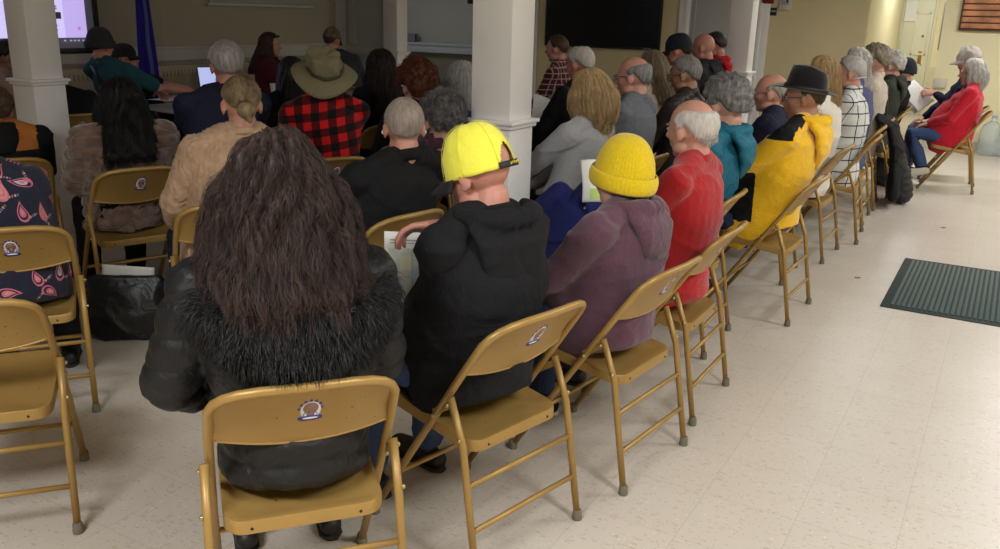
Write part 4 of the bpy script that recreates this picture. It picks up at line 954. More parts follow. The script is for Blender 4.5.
# man in neon cap
NEON = cloth('neon_yellow_cloth', (242, 236, 84), (236, 230, 72), .8, .15, .2, .05, .2, 400)
HANDP = V((0, 0, 0))
def sheet(name, c, ux, uy, w, h, m, label, cat, curve=.01, mats=None, extra=None, grp=None):
    """sheet of paper centred on c, ux across, uy up the page"""
    ux = V(ux).normalized(); uy = V(uy); uy = (uy-ux*uy.dot(ux)).normalized(); n = ux.cross(uy); Mx = Matrix.Identity(4)
    for i in range(3): Mx[i][0] = ux[i]; Mx[i][1] = uy[i]; Mx[i][2] = n[i]; Mx[i][3] = c[i]
    def P(u, v, o=0): x = (u-.5)*w; y = (v-.5)*h; return V((x, y, curve*math.sin(u*PI)+curve*.7*math.sin(v*PI*1.3)+o))
    g = G(); g.grid(lambda u, v: P(u, v), 14, 14); me = solidify(g.mesh(), .0012, 0)
    o = link(name, me, m); o.matrix_world = Mx; tag(o, label, cat, grp)
    if extra:
        for nm, polys, mm in extra:
            for k, (u0, v0, u1, v1) in enumerate(polys):
                pass
            g = G()
            for (u0, v0, u1, v1) in polys:
                for sgn in (1, -1):
                    b = [P(u0+(u1-u0)*i/5, v0+(v1-v0)*j/5, .0011*sgn) for j in range(6) for i in range(6)]
                    g.add(b, [(j*6+i, j*6+i+1, j*6+i+7, j*6+i+6) if sgn > 0 else (j*6+i, j*6+i+6, j*6+i+7, j*6+i+1) for j in range(5) for i in range(5)])
            link(nm, g.mesh(), mm, o)
    return o
LINES = lambda n, a=.1, b_=.9, y0=.12, y1=.88, t=.008: [(a, y0+(y1-y0)*k/(n-1), a+(b_-a)*(.75+.25*((k*7) % 5)/4), y0+(y1-y0)*k/(n-1)+t) for k in range(n)]
INK = mat('grey_ink', (150, 150, 152), .8, .05); INK2 = mat('pale_ink', (182, 184, 182), .8, .05)
W_ = at(437, 232, 1.0)   # wrist of the raised hand
def pt(px, py, O, yaw, fwd):
    F = V((-math.sin(R(yaw)), math.cos(R(yaw)), 0)); d = ray(px, py); t = (fwd+F.dot(V((O[0], O[1], 0))))/F.dot(V((d.x, d.y, 0))); return CP+d*t
OA2 = (-1.284, 2.113); wr = pt(441, 229, OA2, 70, .17); tp = pt(392, 232, OA2, 70, .26); Rv = V((.342, .94, 0)); Fv = V((-.94, .342, 0))
def pty(px, py, y):
    d = ray(px, py); return CP+d*(y/d.y)
def loc(v, yaw): return V((v.dot(V((math.cos(R(yaw)), math.sin(R(yaw)), 0))), v.dot(V((-math.sin(R(yaw)), math.cos(R(yaw)), 0))), v.z))
fdl = loc((tp-wr), 70)
person('man in a neon yellow cap and black hooded jacket reading a map sheet', O=OA2, bulge=.02, yaw=77, px=(478, 132), hf=.03, hy=12, hp=18, skin='red', top=('jacket', cloth('black_fleece', (25, 25, 28), (19, 19, 21), .9, .5)), pants=JEAN, w=1.14, belly=.12, q=0, hair=dict(style='short', thick=.002, n=60, lo=((0, 60), (180, 30))), hairc=H_SG,
       armL=dict(p=tuple(wr), world=True, pole=(-.35, -.3, -1), fd=fdl, pn=(.2, -.6, -.8), th=(.5, -.8, .1), curls=(.55, .62, .68, .8), sz=1.05, td=(-.75, -.35, -.25)), armR=dict(p=(.12, .34, .66)), hood=1.30, sh=.93,
       hat=cap(NEON, brimm=mat('cap_brim_navy', (24, 24, 32), .8, .05), back_gap=True, strap=mat('black_strap', (20, 20, 22), .6, .05), button=mat('black_strap', (20, 20, 22)), seams=cloth('neon_seam', (226, 222, 66)), z0=-.004, tilt=2, sc_=1.0, hgt=.150), chair_desc='tan metal folding chair with badge under the man in the neon cap')
pc = tp*.55+wr*.45
a_ = pt(375, 235, OA2, 70, .30); b__ = pt(436, 238, OA2, 70, .24); c__ = pt(404, 315, OA2, 70, .20)
ux = (b__-a_); uy = (a_-c__); sheet('map_sheet', pt(417, 278, OA2, 70, .26), ux, uy+ux*.25, .215, .29, PAPER, 'white map sheet held up by the man in the neon cap', 'paper', .008,
      extra=[('map_ground', [(.06, .05, .94, .82)], mat('map_grey_green', (196, 202, 194), .8, .05)), ('blue_block', [(.42, .30, .72, .62)], mat('map_blue', (164, 194, 216), .8, .04)), ('cream_block', [(.22, .58, .40, .74)], mat('map_cream', (216, 214, 190), .8, .04)), ('title_lines', [(.08, .9, .6, .915), (.08, .87, .5, .88), (.65, .9, .9, .91)], INK), ('map_roads', [(.4, .2, .412, .8), (.1, .5, .4, .508), (.72, .1, .73, .8), (.1, .25, .9, .257)], INK)])

# woman in mustard beanie
MUST = cloth('mustard_knit', (226, 196, 24), (204, 172, 16), .9, .1, .3, .08, .6, 300); PLUM = cloth('plum_fleece', (92, 62, 76), (76, 50, 62), .95, .35, .3)
person('person in a ribbed mustard yellow beanie and plum hoodie', O=(-1.14, 2.77), yaw=83, px=(622, 142), hf=.02, hy=-12, hp=6, skin='fair', top=('hoodie', PLUM), pants=DJEAN, w=1.06, belly=.10, q=1, fem=True, hair='short', hairc=H_GREY, hood=1.0, hat=beanie(MUST, 52, True, 1.02, -.022, tilt=14), armL=dict(p=(-.08, .32, .62)), armR=dict(p=(.08, .32, .60)), shoes=BLKC, chair_desc='tan metal folding chair with badge under the person in the mustard beanie')
# balding man in red
person('balding white haired man in a bright red sweater', O=(-1.14, 3.39), yaw=90, px=(693, 100), hf=.05, hy=-18, hp=6, skin='pink', top=('sweater', cloth('red_sweater', (166, 28, 32), (146, 22, 26), .95, .3, .3)), pants=CHARC, w=1.10, belly=.09, q=1,
       hair=dict(style='fringe', thick=.013, hi=((0, -80), (55, -80), (68, 20), (90, 36), (140, 30), (180, 28)), n=4500, rad=.0008, wave=.3), hairc=H_WHT, chair_desc='tan metal folding chair under the balding man in the red sweater')
# teal jacket
TEAL = cloth('teal_nylon', (26, 100, 122), (20, 84, 104), .6, .6)
person('grey haired person in a teal jacket between red sweater and yellow hoodie', O=(-1.33, 4.1), yaw=92, px=(727, 80), hf=.06, hy=-24, hp=14, top=('jacket', TEAL), pants=BLKC, w=1.08, q=1, hood=1.0, puff=.006, hair=dict(style='mid', thick=.034, n=1800, rad=.001, wave=.4), hairc=H_DG, armL=dict(p=(-.1, .28, .6)), armR=dict(p=(.18, .12, .62), pole=(1, -.9, -.1)), chair_desc='tan metal folding chair under the person in the teal jacket')
# yellow hoodie and fedora
YEL = cloth('yellow_fleece', (232, 184, 30), (216, 166, 22), .95, .35, .3); FELT = cloth('black_felt', (14, 14, 15), (8, 8, 9), .95, .1, .4)
def yel_extra(root, H, tw, X):
    # black yoke and side panels sewn to the hoodie: reassign faces of the top
    me = X['top'].data; me.materials.append(BLKC)
    for p in me.polygons:
        c = p.center
        if (c.x < -.115*1 and c.z > .985 and c.y > -.16) or (c.z < .80 and c.z > .52 and .03 < c.y < .16 and abs(c.x) < .30 and not c.y > .16) or (abs(c.x) > .06 and c.z > .98+.35*(.20-abs(c.x)) and c.y < -.02 and c.y > -.17 and abs(c.x) < .17): p.material_index = 1
person('man in a black fedora, glasses and yellow hoodie with black panels', O=(-1.08, 4.83), yaw=88, px=(806, 75), hf=.07, hy=14, hp=6, skin='tan', top=('hoodie', YEL), pants=DJEAN, w=1.34, belly=.14, sh=1.05, q=1, hood=1.15, hair='short', hairc=((40, 32, 28), (84, 70, 62)), glasses=True, hat=brimhat(FELT, mat('black_ribbon', (20, 20, 22), .5, .05), .050, .128, .1, True, 1.03, tilt=13, z0=.036),
       armL=dict(p=(-.12, .36, .62), pole=(-1, -.1, -.5)), armR=dict(p=(.12, .34, .62)), extras=yel_extra, chair_desc='tan metal folding chair under the man in the black fedora')
# bald man with glasses beside him
person('bald man with glasses in a navy coat, just beyond the fedora', O=(-1.30, 5.56), yaw=92, px=(772, 74), hf=.10, hy=6, hp=4, skin='pink', top=('coat', NAVY), pants=BLKC, w=1.08, q=1, glasses=True, puff=.008, hair=dict(style='fringe', thick=.005, hi=HI_BALD, n=500), hairc=H_SG, chair_desc='tan metal folding chair under the bald man with glasses beyond the fedora')
# white sweater
WSW = cloth('cream_white_knit', (224, 218, 208), (206, 200, 190), .95, .3, .3)
person('woman with dark blonde hair in a white sweater behind the fedora man', O=(-1.17, 6.25), yaw=88, px=(823, 58), hf=.03, hy=10, hp=6, top=('sweater', WSW), pants=JEAN, w=1.08, belly=.05, q=1, fem=True, hair=dict(style='long', L=.22, vol=.85, n=900, wave=.2, flare=.0, back=.03), hairc=H_BLD, extras=None, chair_desc='tan metal folding chair under the woman in the white sweater')
PW = plaid('white_windowpane_plaid', (214, 214, 212), (44, 48, 58), (44, 48, 58), .085, .10, True)
def headset(root, H, tw, X):
    g = G(); g.tube([H @ V((-.083*math.cos(a), -.02-.10*math.sin(a)*1.0, -.035)) for a in [PI*k/12 for k in range(13)]], .004, 8); link('neck_strap', g.mesh(), mat('pale_strap', (196, 200, 206), .5, .05), root)
person('grey haired person in a white shirt with dark windowpane lines', O=(-1.085, 6.93), yaw=94, px=(851, 57), hf=.03, hy=8, hp=8, skin='pink', top=('shirt', PW), pants=CHARC, w=1.06, q=1, hair=dict(style='short', thick=.012, n=900, hi=((0, 90), (90, 90), (150, 70), (180, 60))), hairc=H_SIL, extras=headset, chair_desc='tan metal folding chair under the person in the windowpane shirt')
person('woman with long straight white hair and slate blue vest', O=(-1.14, 7.62), yaw=92, px=(857, 50), hf=.05, hy=0, hp=6, top=('vest', cloth('slate_blue_cloth', (84, 88, 120), (70, 74, 104))), pants=BLKC, w=1.0, q=2, fem=True, hair=dict(style='long', L=.30, vol=.9, wave=0, flare=.0, back=.03, n=500, thick=.01), hairc=H_WHT, chair_desc='tan metal folding chair under the woman with long straight white hair')
def strapx(root, H, tw, X):
    g = G(); g.tube([tw((.10, .07, .80)), tw((.13, .02, 1.02)), tw((.12, -.07, 1.085)), tw((.07, -.19, .98)), tw((-.02, -.225, .8)), tw((-.1, -.215, .65))], [(.014, .003)]*6, 8, V((1, 0, 0))); link('bag_strap', g.mesh(), BLACKPL, root)
person('woman with wavy ash hair, cream jacket and dark shoulder strap', O=(-1.16, 8.3), yaw=95, px=(876, 47), hf=.10, hy=-8, hp=10, top=('jacket', cloth('cream_beige_cloth', (196, 184, 168), (178, 166, 150))), pants=DJEAN, w=1.05, q=2, fem=True, hair=dict(style='mid', thick=.034, wave=.4, n=500), hairc=((88, 76, 60), (176, 164, 142)), extras=strapx, chair_desc='tan metal folding chair under the woman in the cream jacket')
person('white haired person in a dark green padded coat at the row end', O=(-1.14, 9.0), yaw=95, px=(892, 53), hf=.08, hy=-6, hp=10, top=('coat', cloth('dark_olive_cloth', (56, 60, 52), (42, 46, 40))), pants=BLKC, w=1.15, q=2, puff=.012, hood=1.1, hair=dict(style='mid', thick=.03, n=500), hairc=H_SIL, chair_desc='tan metal folding chair under the white haired person in dark green')
person('person with a dark knitted hat, farthest in the right-hand row', O=(-1.16, 9.68), yaw=95, px=(905, 60), hf=.03, hy=0, hp=8, top=('coat', BLKC), pants=BLKC, w=1.05, q=2, hair='short', hairc=H_BLK, hat=beanie(cloth('dark_blue_knit', (44, 48, 60)), 0, False, 1.0, -.01), chair_desc='tan metal folding chair under the person with the dark knitted hat')
# the pair at the right
REDC = cloth('crimson_fleece', (194, 26, 48), (174, 20, 40), .9, .35, .2)
p = pt(958, 136, (-.45, 9.76), 92, .22)
person('white bobbed haired woman in a crimson jacket, hands in her lap, at right', O=(-.45, 9.76), yaw=92, px=(974, 61), hf=.02, hy=2, hp=4, skin='pink', top=('jacket', REDC), pants=JEAN, w=1.15, belly=.12, q=1, fem=True, glasses=True, legs='cross', hair=dict(style='bob', L=.19, vol=1.15, n=1500, rad=.0011, wave=.1, a0=84), hairc=H_WHT, collar=CHARC, shoes=mat('black_canvas', (26, 26, 28), .8, .1), armL=dict(p=(-.06, .24, .63)), armR=dict(p=(.06, .26, .62)), chair_desc='tan metal folding chair under the woman in the crimson jacket')
O_ = (-.50, 10.38); hnd = pty(936, 94, 10.22)
person('man in a pale grey flat-brimmed cap and navy coat reading papers, at right', O=O_, yaw=92, px=(970, 49), hf=.06, hy=0, hp=10, skin='pink', top=('coat', NAVY), pants=cloth('grey_denim', (92, 102, 116), (76, 86, 100)), w=1.15, belly=.08, q=1, glasses=True, hair='short', hairc=H_GREY, hat=cap(cloth('pale_grey_tweed', (170, 160, 152), (150, 140, 134)), z0=.015, sc_=1.06, soft=.8, tilt=4),
       armL=dict(p=tuple(hnd), world=True, pole=(-.8, -.2, -1), fd=(-.3, .9, .1), pn=(.7, -.1, -.6), curl=.7), armR=dict(p=(.1, .30, .62)), shoes=mat('brown_boot', (70, 56, 44), .7, .1), chair_desc='tan metal folding chair under the man in the pale cap')
ux = pty(931, 101, 10.2)-pty(910, 79, 10.2); uy = pty(910, 79, 10.2)-pty(901, 89, 10.2)+V((0, .10, 0))
sheet('meeting_paper', pty(916.5, 96, 10.2), ux, uy, .30, .215, PAPER, 'white printed pages held by the man in the pale cap', 'paper', .008, extra=[('print_lines', [(a, b, c+.0, d) for (b, a, d, c) in LINES(9, y0=.2, y1=.8)], INK)])
sheet('meeting_paper', pty(911, 98, 10.24), ux+V((.03, 0, -.03)), uy, .31, .20, PAPER, 'back page of the papers held by the man in the pale cap', 'paper', .012)

# ------------------------------------------------------------------ second and third rows, right-hand half
person('short necked grey haired man in a black suit jacket with white earbuds', O=(-2.30, 2.87), yaw=80, px=(404, 99), hf=-.02, hy=-38, hp=6, skin='pink', top=('suit_jacket', BLKC), pants=BLKC, w=1.25, sh=1.03, q=1, hair=dict(style='short', thick=.006, n=1800, rad=.0008), hairc=((122, 108, 98), (186, 172, 160)),
       extras=lambda root, H, tw, X: [(lambda g: (g.ell(H @ V((sg*.088, .004, -.018)), (.006, .006, .009), None, 10, 6), link('earbud', g.mesh(), WHITEP, root)))(G()) for sg in (-1, 1)], chair_desc='tan metal folding chair behind the map sheet, under the man with earbuds')
person('person with curly dark grey hair left of the middle column', O=(-2.64, 3.36), yaw=66, px=(442, 97), hf=0, hy=-12, hp=12, top=('jacket', mat('burgundy_print_cloth', (74, 34, 52), .9, .2, 60, .2, 200, 0, .1, (24, 18, 26))), pants=BLKC, w=1.0, q=1, fem=True, hair=dict(style='curly', thick=.022, n=1500, rad=.001, vol=1.1), hairc=((50, 48, 48), (140, 136, 134)), chair_desc='tan metal folding chair under the curly dark grey haired person')
GRK = cloth('grey_knit', (158, 158, 160), (138, 138, 142), .95, .35, .3)
person('woman with a straw blonde bob and light grey cardigan', O=(-2.05, 4.22), yaw=84, px=(590, 74), hf=.06, hy=2, hp=10, top=('cardigan', GRK), pants=BLKC, w=1.0, q=1, fem=True, hair=dict(style='bob', L=.20, vol=1.25, n=2200, rad=.0009, wave=.15), hairc=H_BLD, armL=dict(p=(-.09, .33, .66), fd=(.3, .8, -.2)), armR=dict(p=(.10, .26, .63)), chair_desc='tan metal folding chair under the woman in the light grey cardigan')
person('balding man with glasses in a mid grey t-shirt', O=(-2.05, 4.98), yaw=88, px=(634, 57), hf=.05, hy=8, hp=6, skin='pink', top=('tee', cloth('mid_grey_jersey', (112, 116, 124), (98, 102, 110))), pants=JEAN, w=1.08, q=1, glasses=True, sleeve='short', hair=dict(style='fringe', thick=.010, hi=HI_BALD, n=900), hairc=H_GREY, armL=dict(p=(-.10, .34, .60)), armR=dict(p=(.1, .34, .6)), chair_desc='tan metal folding chair under the man in the grey t-shirt')
person('grey haired man with glasses in a dark brown leather jacket', O=(-1.98, 5.78), yaw=88, px=(686, 57), hf=.05, hy=8, hp=10, skin='tan', top=('leather_jacket', mat('dark_brown_leather', (46, 38, 34), .55, .2, 12, .2, 80, 0, 0, None, .4, .4)), pants=BLKC, w=1.18, q=1, glasses=True, hair=dict(style='short', thick=.010, n=1100, rad=.0009), hairc=((92, 88, 86), (172, 168, 166)), chair_desc='tan metal folding chair under the man in the brown leather jacket')
person('woman with long ash blonde hair in a pale fleece coat', O=(-2.5, 6.4), yaw=86, px=(652, 53), hf=.0, hy=-6, hp=6, top=('fleece_coat', cloth('pale_beige_fleece', (186, 170, 150), (164, 148, 128), .95, .4, .5, .15, .8, 90)), pants=JEAN, w=1.08, q=1, fem=True, hair=dict(style='long', L=.27, vol=1.0, n=900, wave=.3, flare=.02, back=.08), hairc=((96, 80, 60), (166, 146, 118)), chair_desc='tan metal folding chair under the woman in the pale fleece coat')
person('white haired man in a black jacket behind the blonde bob', O=(-2.72, 5.62), yaw=84, px=(580, 47), hf=.05, hy=0, hp=14, skin='red', top=('jacket', BLKC), pants=BLKC, w=1.12, q=1, hair=dict(style='short', thick=.012, n=900, hi=((0, 60), (60, 60), (90, 80), (140, 60), (180, 62))), hairc=H_WHT, collar=cloth('cream_collar', (190, 180, 160)), chair_desc='tan metal folding chair under the white haired man in black')
PBR = plaid('maroon_cream_plaid', (84, 34, 38), (176, 152, 140), (176, 152, 140), .05, .16, True)
person('dark haired man in a maroon and cream plaid shirt', O=(-3.75, 7.5), yaw=100, px=(557, 36), hf=.02, hy=0, hp=6, skin='red', top=('shirt', PBR), pants=DJEAN, w=1.05, q=2, hair=dict(style='short', thick=.010), hairc=H_BRN, chair_desc='tan metal folding chair under the man in the maroon plaid shirt')
person('man in a black baseball cap and black jacket before the white door', O=(-2.42, 7.1), yaw=90, px=(679, 36), hf=.05, hy=4, hp=10, skin='red', top=('jacket', BLKC), pants=BLKC, w=1.15, q=2, hair='short', hairc=H_BLK, hood=1.0, hat=cap(mat('navy_cap_cloth', (22, 24, 36), .85, .05), z0=.012, sc_=1.04, tilt=2, logo=WHITEP), chair_desc='tan metal folding chair under the man in the black baseball cap')
person('shaven headed man in a dark charcoal hooded jacket', O=(-2.38, 7.8), yaw=90, px=(704, 34), hf=.05, hy=4, hp=12, skin='red', top=('jacket', CHARC), pants=BLKC, w=1.15, q=2, hood=1.1, hair=None, hairc=None, chair_desc='tan metal folding chair under the shaven headed man')
person('dark haired man in a black and red jacket beside the right-hand column', O=(-2.62, 8.45), yaw=98, px=(716, 33), hf=.02, hy=-10, hp=18, skin='red', top=('jacket', cloth('red_track_cloth', (176, 20, 30), (150, 16, 24))), pants=BLKC, w=1.0, q=2, hood=1.0, hair=dict(style='short', thick=.012), hairc=H_BLK, collar=BLKC, chair_desc='tan metal folding chair under the man in black and red')
# left-hand half
BPL = plaid('red_black_buffalo_plaid', (196, 28, 26), (84, 14, 16), (20, 14, 16), .088, .5, rot=.12)
KHA = cloth('khaki_canvas', (128, 120, 92), (108, 100, 74), .9, .3)
person('person in a wide khaki sun hat and red and black checked shirt', O=(-3.42, 3.82), yaw=62, px=(324, 55), hf=.04, hy=-14, hp=8, skin='red', top=('shirt', BPL), pants=DJEAN, w=1.18, q=1, hair=dict(style='short', thick=.008), hairc=H_BRN, hat=brimhat(KHA, cloth('dark_khaki', (84, 80, 60), (70, 66, 48)), .088, .098, .42, False, 1.10, z0=.034, tilt=34, soft=.35), chair_desc='tan metal folding chair under the person in the khaki sun hat')
person('woman with straight white hair beyond the curly head, left of middle column', O=(-3.2, 4.98), yaw=72, px=(461, 65), hf=0, hy=0, hp=4, top=('top', cloth('dark_blue_cloth', (36, 44, 84), (28, 34, 66))), pants=BLKC, w=.95, q=1, fem=True, hair=dict(style='bob', L=.24, vol=1.25, n=2000, rad=.0009, wave=.1), hairc=H_SIL, chair_desc='tan metal folding chair under the woman with straight white hair, second row')
person('person with thick auburn curls in dark clothes', O=(-3.15, 4.32), yaw=68, px=(416, 66), hf=0, hy=0, hp=4, top=('top', BLKC), pants=BLKC, w=.95, q=1, fem=True, hair=dict(style='curly', thick=.034, n=1200, rad=.001, vol=1.5), hairc=H_AUB, chair_desc='tan metal folding chair under the auburn haired person')
person('woman with very long dark brown hair beside the khaki hat', O=(-4.1, 5.2), yaw=66, px=(380, 53), hf=0, hy=0, hp=4, top=('top', BLKC), pants=BLKC, w=.95, q=1, fem=True, hair=dict(style='long', L=.46, vol=1.45, n=2200, rad=.0011, wave=.3, flare=.05, back=.08), hairc=((24, 17, 14), (66, 46, 36)), chair_desc='tan metal folding chair under the woman with very long dark brown hair')
CABLE = mat('beige_cable_knit', (180, 150, 124), .95, .1, 30, .5, 200, 0, .1, (162, 132, 106), .2, .15)
def cable(me):
    def fn(c):
        x, y, z = c.T; a = np.arctan2(x, -(y+.05))*.22; p = a/.052; ph = (p-np.round(p)); tw_ = np.sin((z+.0)*70+np.round(p)*1.5)
        return .0055*np.exp(-((np.abs(ph)-.16-.10*tw_*np.sign(ph))/.09)**2)+.002*np.sin(x*240)*np.sin(z*230)*.5+folds(.006, 3, 11)(c)
    disp(me, fn)
person('woman with brown hair in a low bun and beige cable knit sweater', O=(-2.98, 2.66), yaw=58, px=(240, 77), hf=.03, hy=-4, hp=10, skin='pink', top=('sweater', CABLE), pants=cloth('navy_trousers', (28, 34, 58), (20, 26, 46)), w=.98, belly=.04, q=1, fem=True, hair=dict(style='bun', n=2600, rad=.0008), hairc=H_BUN, fine=cable, armL=dict(p=(-.16, .24, .60), pole=(-.6, -.8, -.4)), extras=lambda root, H, tw, X: (lambda g: (g.tube([H @ V((.029*math.cos(2*PI*k/12), -.112, -.030+.028*math.sin(2*PI*k/12))) for k in range(12)], .007, 8, closed=True), link('hair_tie', g.mesh(), BLACKPL, root)))(G()), chair_desc='tan metal folding chair under the woman in the beige cable knit sweater')
person('grey haired man in dark navy facing the open laptop', O=(-3.85, 3.4), yaw=58, px=(225, 44), hf=0, hy=0, hp=8, skin='red', top=('jacket', NAVY), pants=BLKC, w=1.12, q=1, hair=dict(style='short', thick=.020, n=1800, rad=.0009), hairc=((112, 106, 104), (196, 190, 188)), chair_desc='tan metal folding chair under the grey haired man in dark navy')
person('dark haired person in black between the maroon top and the khaki hat', O=(-4.35, 4.45), yaw=62, px=(291, 60), hf=0, hy=0, hp=4, top=('top', BLKC), pants=BLKC, w=1.05, q=2, hair=dict(style='long', L=.3, vol=1.1, wave=.2), hairc=H_BLK2, chair_desc='tan metal folding chair under the dark haired person in black')
FXF = mat('taupe_faux_fur', (116, 92, 80), .95, .15, 26, .6, 160, 0, .6, (84, 64, 56), .2)
def tiers(me):
    def fn(c):
        x, y, z = c.T; a = np.arctan2(x, -(y+.05)); r = z/.062+.35*np.sin(a*2.2)+.15*np.sin(a*5+1); k = np.floor(r); fr = r-k
        col = a*2.6+.5*(k % 2); cf = col-np.floor(col)
        return .015*(1-np.abs(2*fr-1)**2.4)-.008+.008*(1-np.abs(2*cf-1)**6)-.006+.006*wob(c, 20, 2)+.0015*wob(c, 160, 1)
    disp(me, fn)
def scarf(root, H, tw, X):
    g = G(); c = X['nb'].lerp(X['nk'], .15); g.tube([c+V((math.cos(2*PI*k/20)*.085, math.sin(2*PI*k/20)*.078, .008*math.sin(5*k))) for k in range(20)], .026, 10, closed=True); me = remesh(g, .009, 2); disp(me, folds(.006, 4, 30)); link('scarf', me, mat('maroon_cream_scarf', (190, 170, 150), .9, .1, 60, .3, 200, 0, .1, (92, 40, 44)), root)
person('woman with long near-black hair in a tiered taupe faux fur coat', O=(-3.98, 2.93), yaw=70, px=(119, 84), hf=.02, hy=-10, hp=8, top=('faux_fur_coat', FXF), pants=BLKC, w=1.10, belly=.05, puff=.020, q=1, back_in=.05, fem=True, hair=dict(style='long', L=.27, vol=1.6, n=2600, rad=.001, wave=.45, flare=.05, back=.06), hairc=H_BLK2, fine=tiers, extras=scarf, chair_desc='tan metal folding chair under the taupe faux fur coat, badge on its back')
# paisley shirt: printed motifs are faces of the shirt's own mesh, laid on its surface
PN = mat('navy_paisley_ground', (24, 26, 48), .9, .1, 60, .2, 200, 0, .1, (18, 20, 38))
def paisley(me):
    disp(me, folds(.006, 5, 11)); c, n = getco(me)
    bvh = BVHTree.FromPolygons([v.co.copy() for v in me.vertices], [tuple(p.vertices) for p in me.polygons])
    g = G(); rr = random.Random(5)
    def put(cen, ux, uy, pts, off, mi):
        b = []
        for (x, y) in pts:
            q = cen+ux*x+uy*y; h = bvh.find_nearest(q); b.append(h[0]+h[1]*off)
        k = sum(b, V((0, 0, 0)))/len(b); h = bvh.find_nearest(k); k = h[0]+h[1]*off; g.add([k]+b, [(0, 1+i, 1+(i+1) % len(b)) for i in range(len(b))], mi)
    def drop(s, k=1.0):
        P = []
        for i in range(20):
            a = 2*PI*i/20; r = s*k*(1-.0*a); x = r*.55*math.sin(a)*math.sin(a/2)**1.3*1.25; y = r*math.cos(a); x += .35*s*max(0, y/s)**2; P.append((x, y))
        return P
    used = []; t = 0
    while len(used) < 150 and t < 9000:
        t += 1; v = me.vertices[rr.randrange(len(me.vertices))]
        if any((v.co-u).length < .078 for u in used): continue
        used.append(v.co.copy()); nr = v.normal; ux = perp(nr, V((1, 0, .2))); uy = nr.cross(ux); a = rr.uniform(0, 6.28); ux, uy = ux*math.cos(a)+uy*math.sin(a), uy*math.cos(a)-ux*math.sin(a)
        if len(used) % 4 == 0:
            for j in range(7): put(v.co, ux, uy, [(-.022+.007*j+.003*math.cos(q), .010*((j % 2)*2-1)+.010*math.sin(q)) for q in [2*PI*i/8 for i in range(8)]], .0013+.0002*j, 4 if len(used) % 8 else 1)
        else:
            s_ = rr.uniform(.036, .047); put(v.co, ux, uy, drop(s_), .0012, 1); put(v.co, ux, uy, drop(s_*.78), .0019, 2 if len(used) % 3 else 3); put(v.co, ux, uy, drop(s_*.55), .0026, 1 if len(used) % 2 else 5); put(v.co, ux, uy, drop(s_*.30), .0033, 3)
            for j in range(4): put(v.co+ux*(.02+.01*j)-uy*.03, ux, uy, [(.004*math.cos(q), .006*math.sin(q)) for q in [2*PI*i/7 for i in range(7)]], .0012, 3 + (j % 2))
    b = len(me.vertices); import bmesh
    bm = bmesh.new(); bm.from_mesh(me); vs_ = [bm.verts.new(p) for p in g.v]; bm.verts.ensure_lookup_table()
    for f, mi in zip(g.f, g.m):
        q = bm.faces.new([vs_[i] for i in f]); q.material_index = mi; q.smooth = True
    bm.to_mesh(me); bm.free()
def pais_extra(root, H, tw, X):
    for nm, c in (('paisley_pink', (196, 108, 128)), ('paisley_navy', (34, 34, 60)), ('paisley_coral', (206, 136, 130)), ('paisley_grey', (92, 112, 124)), ('paisley_white', (196, 190, 200))): X['top'].data.materials.append(mat(nm, c, .9, .1, 60))
person('person in a navy shirt with pink paisley print, at the left edge', O=(-3.29, 1.90), yaw=54, px=(-48, 108), hf=.16, hy=0, hp=40, top=('shirt', PN), pants=BLKC, w=1.12, sh=.92, belly=.08, q=1, fem=True, hair=dict(style='short', thick=.015), hairc=H_BRN, armR=dict(p=(.06, .26, .6), pole=(.2, -.3, -1)), fine=paisley, extras=pais_extra, collar=False, chair_desc='tan metal folding chair with badge under the paisley shirt, at the left edge')
chair(-2.60, 1.36, 50, 'empty tan metal folding chair at the bottom left corner')
def orange_x(root, H, tw, X):
    me = X['top'].data; me.materials.append(cloth('burnt_orange_cloth', (176, 110, 50), (156, 92, 40)))
    for p in me.polygons:
        if p.center.z > .80 and abs(p.center.x) < .17: p.material_index = 1
person('brown haired person in a black jacket with burnt orange back, at the left edge', O=(-4.7, 2.72), yaw=62, px=(-9, 88), hf=.0, hy=0, hp=6, top=('jacket', BLKC), pants=BLKC, w=1.12, q=2, hood=.8, hair=dict(style='mid', thick=.02), hairc=H_BRN, extras=orange_x, chair_desc='tan metal folding chair under the black and orange jacket')
def mask(root, H, tw, X):
    g = G(); g.ell(H @ V((0, .070, -.055)), (.052, .045, .042), H.to_3x3(), 20, 12)
    for sg in (-1, 1): g.tube([H @ V((sg*.048, .075, -.04)), H @ V((sg*.08, .005, -.01))], .0015, 5)
    link('face_mask', g.mesh(), mat('grey_mask_cloth', (84, 88, 96), .9, .05, 40), root)
person('black haired person in a grey face mask and beige top, left of the first column', depth=7.0, yaw=-40, px=(6, 42), hy=0, hp=4, skin='brown', top=('top', cloth('dusty_beige_cloth', (150, 124, 110), (134, 108, 96))), pants=BLKC, w=1.0, q=2, hair=dict(style='short', thick=.022), hairc=H_BLK2, extras=mask, chair_desc='tan metal folding chair under the masked person')
person('person in black mostly hidden behind the first column', O=(-6.15, 4.12), yaw=70, px=(47, 62), hy=0, hp=6, top=('coat', BLKC), pants=BLKC, w=1.2, q=2, hair=dict(style='short', thick=.014), hairc=H_BLK, chair_desc='tan metal folding chair hidden behind the first column')
TT = cloth('dark_teal_jersey', (38, 80, 86), (30, 66, 72))
def sling(root, H, tw, X):
    g = G(); P = [tw((-.11, .06, .85)), tw((-.125, -.01, 1.04)), tw((-.10, -.12, 1.045)), tw((-.03, -.215, .93)), tw((.06, -.225, .8)), tw((.13, -.205, .66))]; g.tube(P, [(.016, .003)]*6, 8, V((1, 0, 0))); link('sling_strap', g.mesh(), BLACKPL, root)
